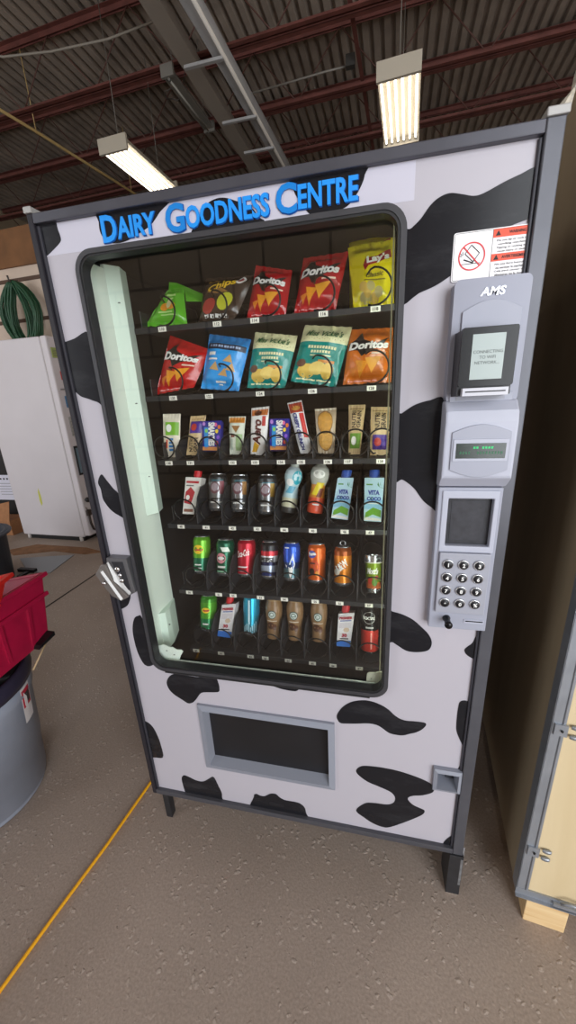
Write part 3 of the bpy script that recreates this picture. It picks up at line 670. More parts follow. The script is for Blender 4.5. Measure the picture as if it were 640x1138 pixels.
for r, (z, (cols, tags, nums)) in enumerate(zip(TZ, COLS)):
    b = MB(); xl = LIPL[r]
    b.box(xl, .79, .132, .76, z-.004, z, TRAY)
    b.box(xl, .79, .1265, .132, z-.012, z+.001, TRAY)
    b.box(xl, xl+.003, .16, .76, z, z+.045, TRAY); b.box(.787, .79, .16, .76, z, z+.045, TRAY)
    tr = part(b, 'tray', bevel=.0006, segs=1)
    for (cx, rad) in cols:
        b = MB(); zc = z+rad+.004; pts = []
        n = 26; y0 = .142
        for k in range(n+1):
            a = math.radians(-110+345*k/n); back = .085*min(1, max(0, (k/n-.6)/.12)) if r < 2 else 0; pts.append((cx+rad*math.cos(a), y0+.004*k/n+back, zc+rad*math.sin(a)))
        # the rest of the wire runs along the tray floor behind the first product
        pts += [(cx-rad*.5, y0+(.03 if r > 1 else .1), zc-rad*.93), (cx, y0+.075, z+.0045)]
        turns = 3; m = 18*turns
        for k in range(1, m+1):
            a = math.radians(-90+360*k/18); pts.append((cx+rad*math.cos(a), y0+.085+.1*k/18+.02, zc+rad*math.sin(a)))
        b.tube(pts, .0022, WIRE, 6)
        part(b, 'spiral', tr)
    if r >= 2:
        xs = [c[0] for c in cols]
        for i in range(len(xs)):
            if r == 2 and i in (1, 4): pass
            xm = (xs[i]+cols[i][1]+.006) if i == len(xs)-1 else (xs[i]+xs[i+1])/2
            if xm > .775: continue
            H = .05 if r == 2 else .098
            b = MB(); b.prism([(.134, z), (.134, z+.025), (.15, z+H*.75), (.18, z+H), (.7, z+H), (.7, z)], 'x', xm-.0012, xm+.0012, DIV); part(b, 'divider', tr)
    for x, s in zip(tags, nums):
        x /= 1000; b = MB(); b.box(x-.0105, x+.0105, .1252, .1265, z-.0115, z-.0005, TAGM)
        b.text(s, flat(.1249), INK, .0068, x, z-.006, bold=.03); part(b, 'price_tag', tr)
for z0 in (1.05, .86, .64):
    b = MB(); b.tube([(.152, .16, z0+.07), (.146, .135, z0+.085), (.142, .128, z0+.11)], .002, WIRE, 6)
# ------------------------------------------------ payment column on the right
HS = mat('#9092a0', .4, .1); PC = mat('#a0a3b2', .4); PC2 = mat('#b3b6c5', .4); BLK = mat('#0c0c0f', .25, spec=.3)
b = MB(); b.prism(rrect(.846, .967, 1.425, 1.629, .01), 'y', -.018, .013, HS)
arch = [(.862, 1.46), (.955, 1.46), (.955, 1.578)] + [(.955-.093*k/10, 1.578+.016*math.sin(PI*k/10)) for k in range(1, 10)] + [(.862, 1.578)]
b.prism(arch, 'y', -.0225, -.017, PC)
part(b, 'upper_housing', bevel=.003)
b = MB(); b.text('AMS', flat(-.0195), mat('#c4c5cc', .3, .6), .0135, .908, 1.607, w=.038, shear=.2, bold=.03, depth=.0015); part(b, 'maker_plate', recalc=False)
b = MB()
b.hexa([(.8535, -.016, 1.437), (.9435, -.016, 1.437), (.9435, -.016, 1.545), (.8535, -.016, 1.545)], [(.856, -.058, 1.44), (.941, -.058, 1.44), (.941, -.058, 1.545), (.856, -.058, 1.545)], mat('#26262b', .4))
b.prism(rrect(.8555, .9415, 1.4545, 1.5475, .004), 'y', -.066, -.057, BLK)
rd = part(b, 'card_reader', bevel=.002)
b = MB(); b.box(.8725, .9225, -.0672, -.0655, 1.4655, 1.5365, mat('#a9b6b4', .3)); 
for k, s in enumerate(('CONNECTING', 'TO WIFI', 'NETWORK...')): b.text(s, flat(-.0675), mat('#59605f', .5), .0048, .8975, 1.509-k*.0085, bold=.0)
part(b, 'reader_screen', rd)
b = MB(); b.box(.8625, .9345, -.072, -.058, 1.439, 1.452, mat('#c9cad3', .35)); b.box(.867, .93, -.0725, -.0718, 1.4448, 1.4468, BLK); part(b, 'card_slot', rd, bevel=.0015)
b = MB(); b.box(.852, .958, -.021, -.01, 1.428, 1.442, PC); b.box(.862, .945, -.0215, -.0205, 1.4305, 1.4395, mat('#9b9da8', .5)); part(b, 'label_holder', bevel=.001)
b = MB(); b.prism([(.013, 1.43), (-.02, 1.43), (-.036, 1.412), (-.04, 1.392), (-.04, 1.288), (-.016, 1.266), (.013, 1.26)], 'x', .845, .9685, PC2)
dh = part(b, 'display_housing', bevel=.004)
bz = [(.858, 1.304)] + [(.858+.1*k/10, 1.304-.014*math.sin(PI*k/10)) for k in range(1, 10)] + [(.958, 1.304), (.958, 1.374)] + [(.958-.1*k/10, 1.374+.014*math.sin(PI*k/10)) for k in range(1, 10)] + [(.858, 1.374)]
b = MB(); b.prism(bz, 'y', -.0435, -.038, PC); b.prism([(.861, 1.321), (.955, 1.321), (.955, 1.362), (.861, 1.362)], 'y', -.0455, -.042, PC2); part(b, 'display_bezel', dh, bevel=.0015)
b = MB(); b.box(.866, .9505, -.0462, -.045, 1.3265, 1.3545, mat('#0c2015', .2)); LED = mat('#1fae62', .4, emit=.5)
for k in range(15):
    if k not in (4, 5): b.box(.8725+k*.005, .8755+k*.005, -.0465, -.0461, 1.3345, 1.3395, mat('#155a38', .4, emit=.08))
for k in (5, 6, 8, 9, 10, 11): b.box(.8705+k*.005, .874+k*.005, -.0466, -.0461, 1.3445, 1.3485, LED)
part(b, 'display_screen', dh)
b = MB(); b.plate([(.847, .932), (.967, .932), (.967, 1.262), (.847, 1.262)], [[(.867, 1.136), (.952, 1.136), (.952, 1.2395), (.867, 1.2395)]], 'y', -.012, .013, PC)
b.plate([(.855, 1.122), (.961, 1.122), (.961, 1.256), (.855, 1.256)], [[(.867, 1.136), (.952, 1.136), (.952, 1.2395), (.867, 1.2395)]], 'y', -.015, -.011, PC2)
lc = part(b, 'keypad_housing', bevel=.002)
b = MB(); b.box(.866, .953, -.001, .004, 1.135, 1.2405, mat('#2b2b31', .5, noise=.3, nscale=40)); b.box(.876, .94, -.0018, -.001, 1.145, 1.231, mat('#34343a', .6, noise=.25, nscale=60)); part(b, 'note_panel', lc)
b = MB(); b.box(.858, .9575, -.02, -.01, .977, 1.1215, mat('#a2a4b0', .4, .1)); kp = part(b, 'keypad_plate', lc, bevel=.0015)
KC = mat('#d3d4d9', .25, .8); KB = mat('#17171d', .35)
for rr, row in enumerate(('123', '456', '789', '*0%')):
    for c, ch in enumerate(row):
        x, z = .8755+c*.0305, 1.0965-rr*.0308; b = MB()
        b.lathe([(.0112, 0), (.0112, .003), (.0095, .0042), (.0088, .0036)], KC, (0, 0, 0), 24); b.lathe([(.0092, .0032), (.0088, .0055), (.0078, .0062), (0, .0062)], KB, (0, 0, 0), 24)
        b.v = [(x+p[0], -.02-p[2], z+p[1]) for p in b.v]
        b.text(ch, flat(-.0266), INKW, .0085 if ch != '*' else .005, x, z, bold=.03); part(b, 'key', kp)
b = MB(); b.lathe([(.008, 0), (.0085, .004), (.0065, .01), (.007, .024), (.0085, .03), (.007, .034), (0, .034)], BLK, (0, 0, 0), 20)
b.v = [(.884+p[0], -.01-p[2], .959+p[1]) for p in b.v]; part(b, 'coin_return_knob', lc)
b = MB(); b.box(.921, .9615, -.0135, -.011, .951, .9595, PC2); b.box(.9235, .9595, -.0139, -.0133, .9545, .957, BLK); part(b, 'coin_slot', lc)
# warning sticker
b = MB(); SW = mat('#f3f1f3', .4); SR = mat('#e5502f', .45); RR = mat('#d9333a', .45)
b.prism(rrect(.8435, .971, 1.632, 1.7065, .004), 'y', .0094, .0109, SW)
b.plate(rrect(.845, .9695, 1.6335, 1.705, .0035), [rrect(.8455, .969, 1.634, 1.7045, .003)], 'y', .009, .0095, INK)
b.box(.9055, .906, .009, .0095, 1.634, 1.7045, INK)
cx, cz, R = .8745, 1.669, .0215
b.plate([(cx+R*math.cos(2*PI*k/40), cz+R*math.sin(2*PI*k/40)) for k in range(40)], [[(cx+(R-.002)*math.cos(2*PI*k/40), cz+(R-.002)*math.sin(2*PI*k/40)) for k in range(40)]], 'y', .0086, .0094, RR)
def bar(p, q, w, m, y=.0088):
    dx, dz = q[0]-p[0], q[1]-p[1]; l = math.hypot(dx, dz); nx, nz = -dz/l*w/2, dx/l*w/2
    b.prism([(p[0]+nx, p[1]+nz), (q[0]+nx, q[1]+nz), (q[0]-nx, q[1]-nz), (p[0]-nx, p[1]-nz)], 'y', y, .0094, m)
sq = [(.873, 1.686), (.8865, 1.673), (.8775, 1.6605), (.8635, 1.6735)]
for p, q in zip(sq, sq[1:]+sq[:1]): bar(p, q, .0011, INK)
bar((.859, 1.658), (.889, 1.658), .0008, INK); bar((.862, 1.665), (.877, 1.659), .0018, INK); bar((.877, 1.659), (.879, 1.664), .0012, INK)
for a in (100, 130, 160): bar((.861+.003*math.cos(math.radians(a)), 1.669+.003*math.sin(math.radians(a))), (.861+.008*math.cos(math.radians(a)), 1.669+.008*math.sin(math.radians(a))), .0008, INK)
bar((.8765, 1.6885), (.8835, 1.6885), .0005, INK)
bar((.8605, 1.684), (.8885, 1.654), .0018, RR, .0084)
for z0, z1, head, lines in ((1.6925, 1.7045, 'WARNING', ['Do not tip or rock this', 'vending machine.', 'Tipping or rocking may', 'cause injury or death.']), (1.6575, 1.6685, 'AVERTISSEMENT', ['Ne pas faire basculer', 'ou secouer la machine.', 'Cela peut causer des', 'blessures ou la mort.'])):
    b.box(.906, .969, .0088, .0094, z0, z1, SR); zc = (z0+z1)/2
    b.prism([(.9095, zc-.0035), (.9175, zc-.0035), (.9135, zc+.004)], 'y', .0085, .0088, INK)
    b.text(head, flat(.0085), INK, .0046, .943, zc, w=.026 if head[0] == 'W' else .042, bold=.03)
    for k, s in enumerate(lines): b.text(s, flat(.0088), mat('#3a3a3e', .6), .0034, .9375, z0-.005-k*.0053, w=.05-.004*(k % 2), bold=.01)
part(b, 'warning_sticker')
# delivery bin
FRM = mat('#8b8f9b', .45)
b = MB(); o4 = [(.2165, .3335), (.6265, .3335), (.6265, .584), (.2165, .584)]; i4 = [(.2335, .352), (.6095, .352), (.6095, .567), (.2335, .567)]; k4 = [(.2395, .362), (.6085, .362), (.6085, .562), (.2395, .562)]
def ring3(o, y): return [(p[0], y, p[1]) for p in o]
A, B2, C2, D2 = ring3(o4, .012), ring3(o4, .004), ring3(i4, -.001), ring3(k4, .03)
for p, q in ((A, B2), (B2, C2), (C2, D2)): b.add(p+q, [(i, (i+1) % 4, 4+(i+1) % 4, 4+i) for i in range(4)], FRM)
part(b, 'delivery_frame', recalc=False)
b = MB(); b.box(.236, .61, .0285, .034, .356, .566, mat('#1b1b1e', .4, noise=.2, nscale=6)); part(b, 'delivery_flap')
b = MB(); o4 = [(.8925, .409), (.962, .409), (.962, .4855), (.8925, .4855)]; i4 = [(.9015, .419), (.954, .419), (.954, .4765), (.9015, .4765)]
A, B2, C2, D2 = ring3(o4, .012), ring3(o4, -.0), ring3(i4, -.004), ring3([(.906, .425), (.95, .425), (.95, .472), (.906, .472)], .045)
for p, q in ((A, B2), (B2, C2), (C2, D2)): b.add(p+q, [(i, (i+1) % 4, 4+(i+1) % 4, 4+i) for i in range(4)], FRM)
b.add(D2, [(0, 1, 2, 3)], mat('#6f7480', .5))
b.box(.93, .95, .03, .044, .425, .46, mat('#3c4048', .5)); part(b, 'coin_cup', recalc=False)
# lock handle on the left edge
b = MB(); b.prism([(.026, 1.063), (.085, 1.063), (.093, .963), (.076, .955), (.05, .975), (.022, 1.035)], 'y', -.012, .012, mat('#77777b', .4, .6))
b.prism([(.04, 1.053), (.074, 1.054), (.082, .972), (.07, .968)], 'y', -.0135, -.0115, mat('#2b2b30', .4)); hd = part(b, 'lock_handle', bevel=.002)
b = MB(); b.hexa([(.012, -.03, 1.035), (.03, -.012, 1.055), (.03, -.016, 1.046), (.016, -.034, 1.028)], [(.058, -.03, .952), (.083, -.012, .962), (.078, -.016, .955), (.06, -.034, .947)], mat('#8a8886', .4, .7))
b.prism([(-.006, 1.02), (.018, 1.05), (.032, 1.05), (.045, 1.0), (.082, .957), (.058, .944), (.03, .958), (.008, .99)], 'y', -.028, -.02, mat('#7d7875', .42, .5)); part(b, 'lever', hd, bevel=.002)
b = MB()
for x, z, r in ((.056, 1.033, .008), (.063, 1.0, .007), (.0615, 1.016, .006), (.02, .997, .006)):
    y = -.013 if x > .03 else -.028
    q = MB(); q.lathe([(r, 0), (r, .004), (r*.6, .007), (0, .007)], CHROME, (0, 0, 0), 14)
    b.add([(x+p[0], y-p[2], z+p[1]) for p in q.v], q.f, CHROME, True)
part(b, 'bolt', hd)
# legs
for x0, x1, y0, y1 in ((.006, .029, .034, .06), (.955, .993, -.004, .07), (.006, .04, .78, .84), (.95, .985, .78, .84)):
    b = MB(); b.box(x0, x1, y0, y1, .004, ZB, mat('#2b2b2e', .5, .2, noise=.2, nscale=30)); b.box(x0+.002, x1-.002, y0+.002, y1-.002, 0, .005, mat('#c9c2b8', .6) if x0 > .9 else BLACK)
    if .9 < x0 and y0 < .1: b.box(x1, x1+.004, .01, .012, .01, ZB+.02, mat('#8d8d90', .5)); b.box(.985, .992, -.005, -.003, .05, .16, mat('#6a6a6c', .5, noise=.4, nscale=60))
    part(b, 'leg', bevel=.002)
b = MB(); b.box(.03, .05, .05, .06, .15, .168, mat('#e4e2e0', .5)); b.tube([(.04, .055, .16), (.034, .06, .14)], .004, mat('#e4e2e0', .5)); part(b, 'leveling_clip')
# crumpled strip on the corner
b = MB(); rr = []
P0 = [Vector(p) for p in ((.984, .02, 1.853), (.99, .022, 1.858), (1.0, .022, 1.875), (1.012, .03, 1.9), (1.03, .06, 1.95), (1.05, .1, 2.02))]
for i, p in enumerate(P0):
    w = .007+.004*math.sin(i*2.3); rr.append((p.x-w, p.y+.006*math.sin(i*3.), p.z)); rr.append((p.x, p.y-.006-.004*math.cos(i*2), p.z+.003)); rr.append((p.x+w, p.y+.005*math.cos(i*2.2), p.z))
b.add(rr, [(3*i+k, 3*i+k+1, 3*i+k+4, 3*i+k+3) for i in range(len(P0)-1) for k in (0, 1)], mat('#b9b2a4', .3, .4, noise=.3, nscale=90))
o = b.build('plastic_strip', loc=(.984, .02, 1.853)); tag(o, 'crumpled pale strip rising from the top right corner of the machine', 'strip')
so = o.modifiers.new('thickness', 'SOLIDIFY'); so.thickness = .0015
# ================================================================== the goods behind the glass
QUADS = {
'green':[(123,165,1642),(244,165,1636),(230,198,1727),(185,198,1727)],
'brown':[(278,165,1642),(374,165,1636),(422,198,1738),(294,198,1743)],
'red1':[(406,165,1639),(502,165,1633),(517,198,1738),(428,198,1758)],
'red2':[(524,165,1638),(623,165,1639),(651,198,1762),(546,198,1760)],
'lays':[(665,165,1636),(752,165,1631),(754,198,1774),(649,198,1770)],
'laysback':[(651,230,1640),(758,230,1640),(756,263,1828),(647,263,1830)],
'red3':[(127,165,1471),(242,165,1485),(287,198,1578),(175,198,1622)],
'blue':[(263,165,1481),(367,165,1469),(401,198,1595),(290,198,1616)],
'teal1':[(391,165,1476),(493,165,1471),(525,198,1594),(414,198,1611)],
'teal2':[(508,165,1486),(622,165,1467),(660,198,1603),(544,198,1617)],
'orange':[(639,165,1471),(754,165,1471),(756,198,1595),(656,198,1598)],
'bar_oat':[(127,165,1299),(177,165,1298),(179,198,1417),(125,198,1418)],
'bar_purple':[(198,165,1303),(239,165,1303),(257,198,1410),(210,198,1409)],
'smart1':[(255,165,1319),(308,165,1317),(306,198,1395),(247,198,1395)],
'granola':[(330,165,1304),(366,165,1304),(373,198,1403),(325,198,1404)],
'aero':[(389,165,1303),(432,165,1300),(442,198,1427),(391,198,1424)],
'smart2':[(448,165,1317),(497,165,1316),(498,198,1394),(443,198,1395)],
'crispy':[(528,165,1304),(560,165,1304),(530,198,1439),(491,198,1433)],
'cookie':[(575,165,1303),(617,165,1303),(621,198,1417),(564,198,1415)],
'bar_green':[(654,165,1300),(683,165,1300),(695,198,1421),(652,198,1422)],
'bar_purple2':[(708,165,1297),(752,165,1296),(755,198,1413),(708,198,1415)],
'carton_red':[(167,165,1132),(204,165,1131),(226,198,1234),(176,198,1236)],
'vita1':[(608,165,1130),(653,165,1125),(666,198,1234),(624,198,1234)],
'vita2':[(695,165,1124),(740,165,1122),(746,198,1234),(695,198,1234)],
'carton38':[(230,165,711),(277,165,709),(292,198,817),(244,198,809)],
'carton43':[(619,165,718),(660,165,719),(671,198,818),(623,198,810)]}
W_ = mat('#f1efea', .35); K_ = mat('#17110f', .35); YEL = mat('#f0c42a', .35); CHIP = mat('#e8951f', .4, noise=.12, nscale=200); CHIP2 = mat('#e9c45e', .4); TAN = mat('#cfa367', .5)
FOIL = dict(rough=.24, bump=1., bscale=28., coat=.3)
class Flat:
    """a flat packet leaning back in its spiral: pillow (bag, bar) or box (carton)"""
    def __init__(s, key, m, bulge, zones=None, box=0., shift=0., seal=.05):
        q = [Vector(p)/1000 for p in QUADS[key]]
        for p in q: p.y += shift
        s.q = q; s.b = MB(); s.bulge = bulge; s.seal = seal; s.box = box
        s.W = ((q[1]-q[0]).length+(q[2]-q[3]).length)/2; s.H = ((q[3]-q[0]).length+(q[2]-q[1]).length)/2
        s.n = (q[1]-q[0]).cross(q[3]-q[0]).normalized()
        if s.n.y > 0: s.n = -s.n
        s.ph = random.uniform(0, 6)
        mf = None
        if zones:
            def mf(v):
                c = m
                for v0, mm in zones:
                    if v >= v0: c = mm
                return c
        if box:
            bk = [p - s.n*box for p in q]
            s.b.hexa(q, bk, m)
        else:
            s.b.grid(lambda u, v: s.at(u, v), 18, 26, m, True, mf or (lambda v: m))
            s.b.grid(lambda u, v: s.at(u, v, -1), 18, 26, m, True, mf or (lambda v: m))
        s.loc = (q[0]+q[1])/2
    def at(s, u, v, side=1, eps=0.):
        q = s.q; p = (q[0]*(1-u)+q[1]*u)*(1-v)+(q[3]*(1-u)+q[2]*u)*v
        if s.box: return p + s.n*eps
        e = max(0., 1-abs(2*u-1)**2.6)**.8
        w = min(1, max(0, (v-s.seal)/.16)); w2 = min(1, max(0, (1-s.seal-v)/.16)); w = (w*w*(3-2*w))*(w2*w2*(3-2*w2))
        d = s.bulge*e*w
        d += s.bulge*.15*w*math.sin(9*u+5*v+s.ph)*math.sin(7*v-4*u+s.ph*2) + s.bulge*.16*(1-w)*math.sin(34*u+s.ph)*(1 if side > 0 else -1)
        return p + s.n*(side*max(d, -.0005 if side > 0 else d)+eps)
    def fn(s, lay): return lambda a, c: s.at(.5+a/s.W, .5+c/s.H, 1, .0007*lay)
    def text(s, t, m, u, v, h, w=None, lay=2, **k):
        s.b.text(t, s.fn(lay+2), m, h*(s.W if abs(k.get('rot', 0)) > 45 else s.H), (u-.5)*s.W, (v-.5)*s.H, None if w is None else w*(s.H if abs(k.get('rot', 0)) > 45 else s.W), **k)
    def poly(s, pts, m, lay=1, n=4):
        tri = tessellate_polygon([[Vector((p[0], p[1], 0)) for p in pts]])
        T = [[pts[i] for i in t] for t in tri]
        for _ in range(n):
            N = []
            for a, b_, c in T:
                ab = ((a[0]+b_[0])/2, (a[1]+b_[1])/2); bc = ((b_[0]+c[0])/2, (b_[1]+c[1])/2); ca = ((c[0]+a[0])/2, (c[1]+a[1])/2)
                N += [(a, ab, ca), (ab, b_, bc), (ca, bc, c), (ab, bc, ca)]
            T = N
        for t in T: s.b.add([s.at(p[0], p[1], 1, .0007*lay) for p in t], [(0, 1, 2)], m, False)
    def ell(s, u, v, ru, rv, m, lay=1, n=14): s.poly([(u+ru*math.cos(2*PI*k/n), v+rv*math.sin(2*PI*k/n)) for k in range(n)], m, lay, 2)
    def rect(s, u0, u1, v0, v1, m, lay=1): s.poly([(u0, v0), (u1, v0), (u1, v1), (u0, v1)], m, lay, 4)
    def done(s, name, label, cat, group, parent=None):
        o = s.b.build(name, parent, s.loc, recalc=False); return tag(o, label, cat, group)
GB = 'chip bags on the two top trays'; GS = 'snack bars on the third tray'; GD = 'drinks on the three lower trays'
BS = .02
# --- first tray
G = mat('#62b52b', **FOIL)
p = Flat('green', G, .017, shift=BS); LG = mat('#b9dd8a', .35)
p.ell(.45, .42, .13, .1, CHIP, 1); p.ell(.64, .45, .12, .1, CHIP, 1); p.ell(.56, .52, .08, .14, mat('#d8cf9a', .4), 2)
p.rect(.3, .7, .27, .31, LG); p.rect(.4, .8, .2, .23, LG); p.rect(.38, .75, .72, .77, LG); p.rect(.4, .66, .64, .68, LG)
q = p.q; a, c = q[2], q[3]; m_ = Vector((.291, .215, 1.706))
p.b.add([c+Vector((0, .004, 0)), a+Vector((0, .004, 0)), a+Vector((-.012, -.012, .012)), c+Vector((.012, -.01, .016)), m_, m_+Vector((-.01, .01, -.012)), a+Vector((.004, -.002, -.03))], [(0, 1, 2, 3), (2, 1, 5, 4), (1, 6, 5)], G, True)
p.done('chip_bag', 'lime green chip bag slumped over at the left end of the top tray', 'chip bag', GB)
BR = mat('#43342a', **FOIL)
p = Flat('brown', BR, .016, shift=BS)
p.text('Chips', YEL, .45, .72, .17, .62, shear=.35, rot=14, bold=.03); p.rect(.12, .45, .83, .9, mat('#b58a3a', .4)); p.poly([(.12, .62), (.4, .7), (.62, .6), (.4, .55)], mat('#a3763a', .4))
p.ell(.62, .38, .17, .2, mat('#c6c832', .4)); p.ell(.24, .3, .18, .17, mat('#b8443a', .4)); p.ell(.8, .86, .1, .1, W_); p.ell(.8, .86, .06, .06, mat('#c04a4a', .4), 2)
for u, w in ((.2, .12), (.36, .1), (.5, .16), (.7, .1)): p.rect(u-.06, u-.06+w, .07, .13, W_)
p.done('chip_bag', 'dark brown chip bag with yellow lettering, second on the top tray', 'chip bag', GB)
RED = mat('#b3181f', **FOIL)
def nacho(key, m, label, burst=True, scale=1.):
    p = Flat(key, m, .018, shift=BS)
    p.poly([(.02, .72), (.18, .78), (.3, .92), (.36, .76), (.62, .68), (.92, .8), (.74, .62), (.5, .56), (.34, .46), (.24, .58), (.02, .6)], K_)
    p.text('Doritos', W_, .48, .655, .14, .86, lay=3, shear=.18, bold=.05)
    p.poly([(.22, .4), (.5, .36), (.34, .1)], CHIP, 1); p.poly([(.42, .42), (.78, .46), (.58, .16)], mat('#f0a52c', .4), 2); p.poly([(.12, .26), (.3, .3), (.2, .12)], mat('#d97a18', .4), 2)
    p.rect(.1, .7, .04, .06, mat('#e8a0a0', .5)); p.rect(.55, .86, .5, .53, mat('#f0d9c0', .5))
    return p.done('chip_bag', label, 'chip bag', GB)
nacho('red1', RED, 'red tortilla chip bag in the middle of the top tray, right of the brown bag')
nacho('red2', RED, 'larger red tortilla chip bag on the top tray, left of the yellow bag')
YE = mat('#f7e41c', **FOIL)
def yellow(key, label, sh):
    p = Flat(key, YE, .018, shift=sh)
    p.poly([(.3, .62), (.36, .7), (.62, .74), (.9, .84), (.93, .72), (.66, .64), (.42, .6), (.34, .54)], mat('#b01e2a', .35)); p.text("Lay's", W_, .63, .685, .13, .5, lay=3, rot=9, shear=.15, bold=.05)
    p.text('Classic', mat('#6b5a12', .5), .55, .46, .07, .4, rot=6, shear=.25); p.rect(.3, .8, .38, .4, mat('#8f7d20', .5))
    for k in range(7): p.ell(.28+.09*(k % 5), .13+.08*(k % 3), .1, .08, mat('#dcb65a', .4) if k % 2 else mat('#c9b87a', .4), 1+k % 3)
    return p.done('chip_bag', label, 'chip bag', GB)
yellow('lays', 'front yellow potato chip bag at the right end of the top tray', BS)
yellow('laysback', 'yellow potato chip bag standing behind another at the top right', BS+.012)
# --- second tray
nacho('red3', mat('#c2201f', **FOIL), 'tilted red tortilla chip bag at the left end of the second tray')
p = Flat('blue', mat('#2f9be6', **FOIL), .018, shift=BS, zones=[(.86, mat('#2a86cc', **FOIL))])
p.rect(.04, .97, .72, .83, mat('#14233f', .4)); [p.rect(.12+.07*k, .12+.07*k+.04+.015*(k % 2), .755, .795, mat('#9fb4d4', .5), 3) for k in range(11)]
for u, v in ((.3, .4), (.62, .56), (.72, .4), (.56, .3)): p.poly([(u-.12, v-.05), (u+.13, v-.07), (u+.03, v+.09)], TAN, 1)
p.rect(.12, .3, .6, .66, W_, 2); p.rect(.4, .66, .12, .15, W_); p.rect(.44, .62, .08, .1, W_); p.rect(.12, .36, .52, .55, W_)
p.done('chip_bag', 'bright blue snack bag on the second tray beside the tilted red bag', 'chip bag', GB)
TE = mat('#0c8a80', **FOIL); CRM = mat('#e3dfae', .35)
def kettle(key, label):
    p = Flat(key, TE, .018, shift=BS, zones=[(.7, CRM)])
    p.text("Miss Vickie's", mat('#1d5a2c', .4), .5, .84, .12, .76, lay=3, shear=.3, bold=.02)
    for k in range(16): p.ell(.08+.055*k, .74+.02*(k % 2), .01, .008, mat('#a59a5a', .5), 1, 6)
    [p.rect(.22+.06*k, .22+.06*k+.045, .575, .625, CRM) for k in range(10)]; [p.rect(.3+.06*k, .3+.06*k+.045, .5, .545, CRM) for k in range(7)]; p.rect(.3, .74, .45, .47, CRM); p.rect(.5, .84, .34, .39, mat('#d98a3a', .4))
    p.ell(.3, .2, .2, .12, CHIP2, 1); p.ell(.52, .25, .18, .11, mat('#f0d277', .4), 2); p.ell(.74, .22, .13, .13, CHIP2, 3); p.ell(.15, .32, .1, .07, mat('#6b4a3a', .5), 2); p.rect(.1, .86, .055, .08, CRM)
    return p.done('chip_bag', label, 'chip bag', GB)
kettle('teal1', 'teal chip bag with cream top, right of the blue bag')
kettle('teal2', 'teal chip bag with cream top, left of the orange bag')
nacho('orange', mat('#d9701a', **FOIL), 'orange tortilla chip bag at the right end of the second tray')
# --- third tray
def bar(key, m, zones=None, bulge=.008): return Flat(key, m, bulge, zones, shift=.012, seal=.06)
CRE = mat('#ece2cd', .35); OAT = mat('#dcbf8e', .35)
p = bar('bar_oat', CRE); p.rect(.2, .95, .5, .8, mat('#79b52c', .35)); p.ell(.42, .66, .16, .09, W_, 2); [p.rect(.42, .68, .14+.08*k, .14+.08*k+.05, mat('#2f7fc0', .4), 2) for k in range(4)]; p.rect(.24, .34, .2, .4, mat('#d9573a', .4))
p.done('snack_bar', 'cream and green wrapped bar at the left end of the third tray', 'snack bar', GS)
def cereal(key, label, accent, top):
    p = bar(key, OAT); v0 = .55 if top else .12
    p.rect(.12, .9, v0, v0+.3, accent); p.ell(.4, v0+.15, .2, .09, mat('#c4392f', .4) if accent != GRN else W_, 2)
    vt = .26 if top else .7
    p.text('NUTRI', mat('#3b2b22', .4), .36, vt, .26, .34, rot=90, bold=.02); p.text('GRAIN', mat('#3b2b22', .4), .68, vt, .26, .34, rot=90, bold=.02); p.rect(.08, .92, .9, .93, mat('#b89a68', .4))
    return p.done('snack_bar', label, 'snack bar', GS)
GRN = mat('#6fa22e', .35); PUR = mat('#4c2f96', .35)
cereal('bar_purple', 'tan and purple cereal bar right of the cream and green bar', PUR, True)
def candybox(key, label):
    p = Flat(key, mat('#2a2c8f', .3), 0, box=.016, shift=.0)
    p.text('SMARTIES', W_, .52, .54, .34, .8, rot=-90, bold=.05); p.rect(.12, .34, .06, .78, mat('#2f96dd', .35)); p.rect(.02, .98, .0, .12, mat('#d58b4c', .4))
    for u, v, c in ((.24, .66, '#8fd16a'), (.72, .86, '#e86a9a'), (.78, .64, '#f0d43a'), (.9, .78, '#e0762c'), (.86, .44, '#8a5ad0'), (.12, .9, '#c08ad8'), (.8, .25, '#d04a3a')): p.ell(u, v, .08, .07, mat(c, .35), 2)
    return p.done('candy_box', label, 'candy box', GS)
candybox('smart1', 'blue candy box beside the first tan and purple cereal bar')
p = bar('granola', mat('#dfe3d2', .35)); p.rect(.03, .97, .82, .97, mat('#d58a35', .35)); p.poly([(.2, .74), (.75, .74), (.5, .55)], mat('#9a6a33', .4)); p.rect(.5, .92, .1, .52, mat('#a9c78e', .4)); p.rect(.15, .4, .44, .52, mat('#7d3a2e', .4)); p.rect(.15, .3, .12, .4, mat('#b8c4b4', .4))
p.done('snack_bar', 'white granola bar with an orange top, between blue box and tall white bar', 'snack bar', GS)
p = bar('aero', mat('#efece8', .3)); p.rect(.05, .95, .82, .95, mat('#c9763d', .35)); p.ell(.42, .87, .2, .06, mat('#5d2f1d', .4), 2); p.text('Aero', mat('#5a1f1a', .35), .42, .48, .5, .52, rot=90, shear=.25, bold=.04); p.rect(.68, .88, .6, .8, mat('#c0403a', .4)); p.poly([(.1, .06), (.4, .06), (.6, .2), (.3, .28)], mat('#dba728', .4))
p.done('snack_bar', 'tall white chocolate bar with big brown lettering on the third tray', 'snack bar', GS)
candybox('smart2', 'blue candy box beside the tilted white and red bar')
p = bar('crispy', mat('#ecebea', .3), bulge=.009); p.rect(.04, .96, .78, .97, mat('#b3442b', .35)); p.rect(.66, .95, .3, .76, mat('#d33a36', .35)); p.text('CRISPY CRUNCH', mat('#1f2a7c', .35), .36, .42, .3, .7, rot=-90, bold=.05); p.ell(.5, .87, .3, .05, mat('#d8a04a', .4), 2)
p.done('snack_bar', 'tilted white bar with blue lettering and red top', 'snack bar', GS)
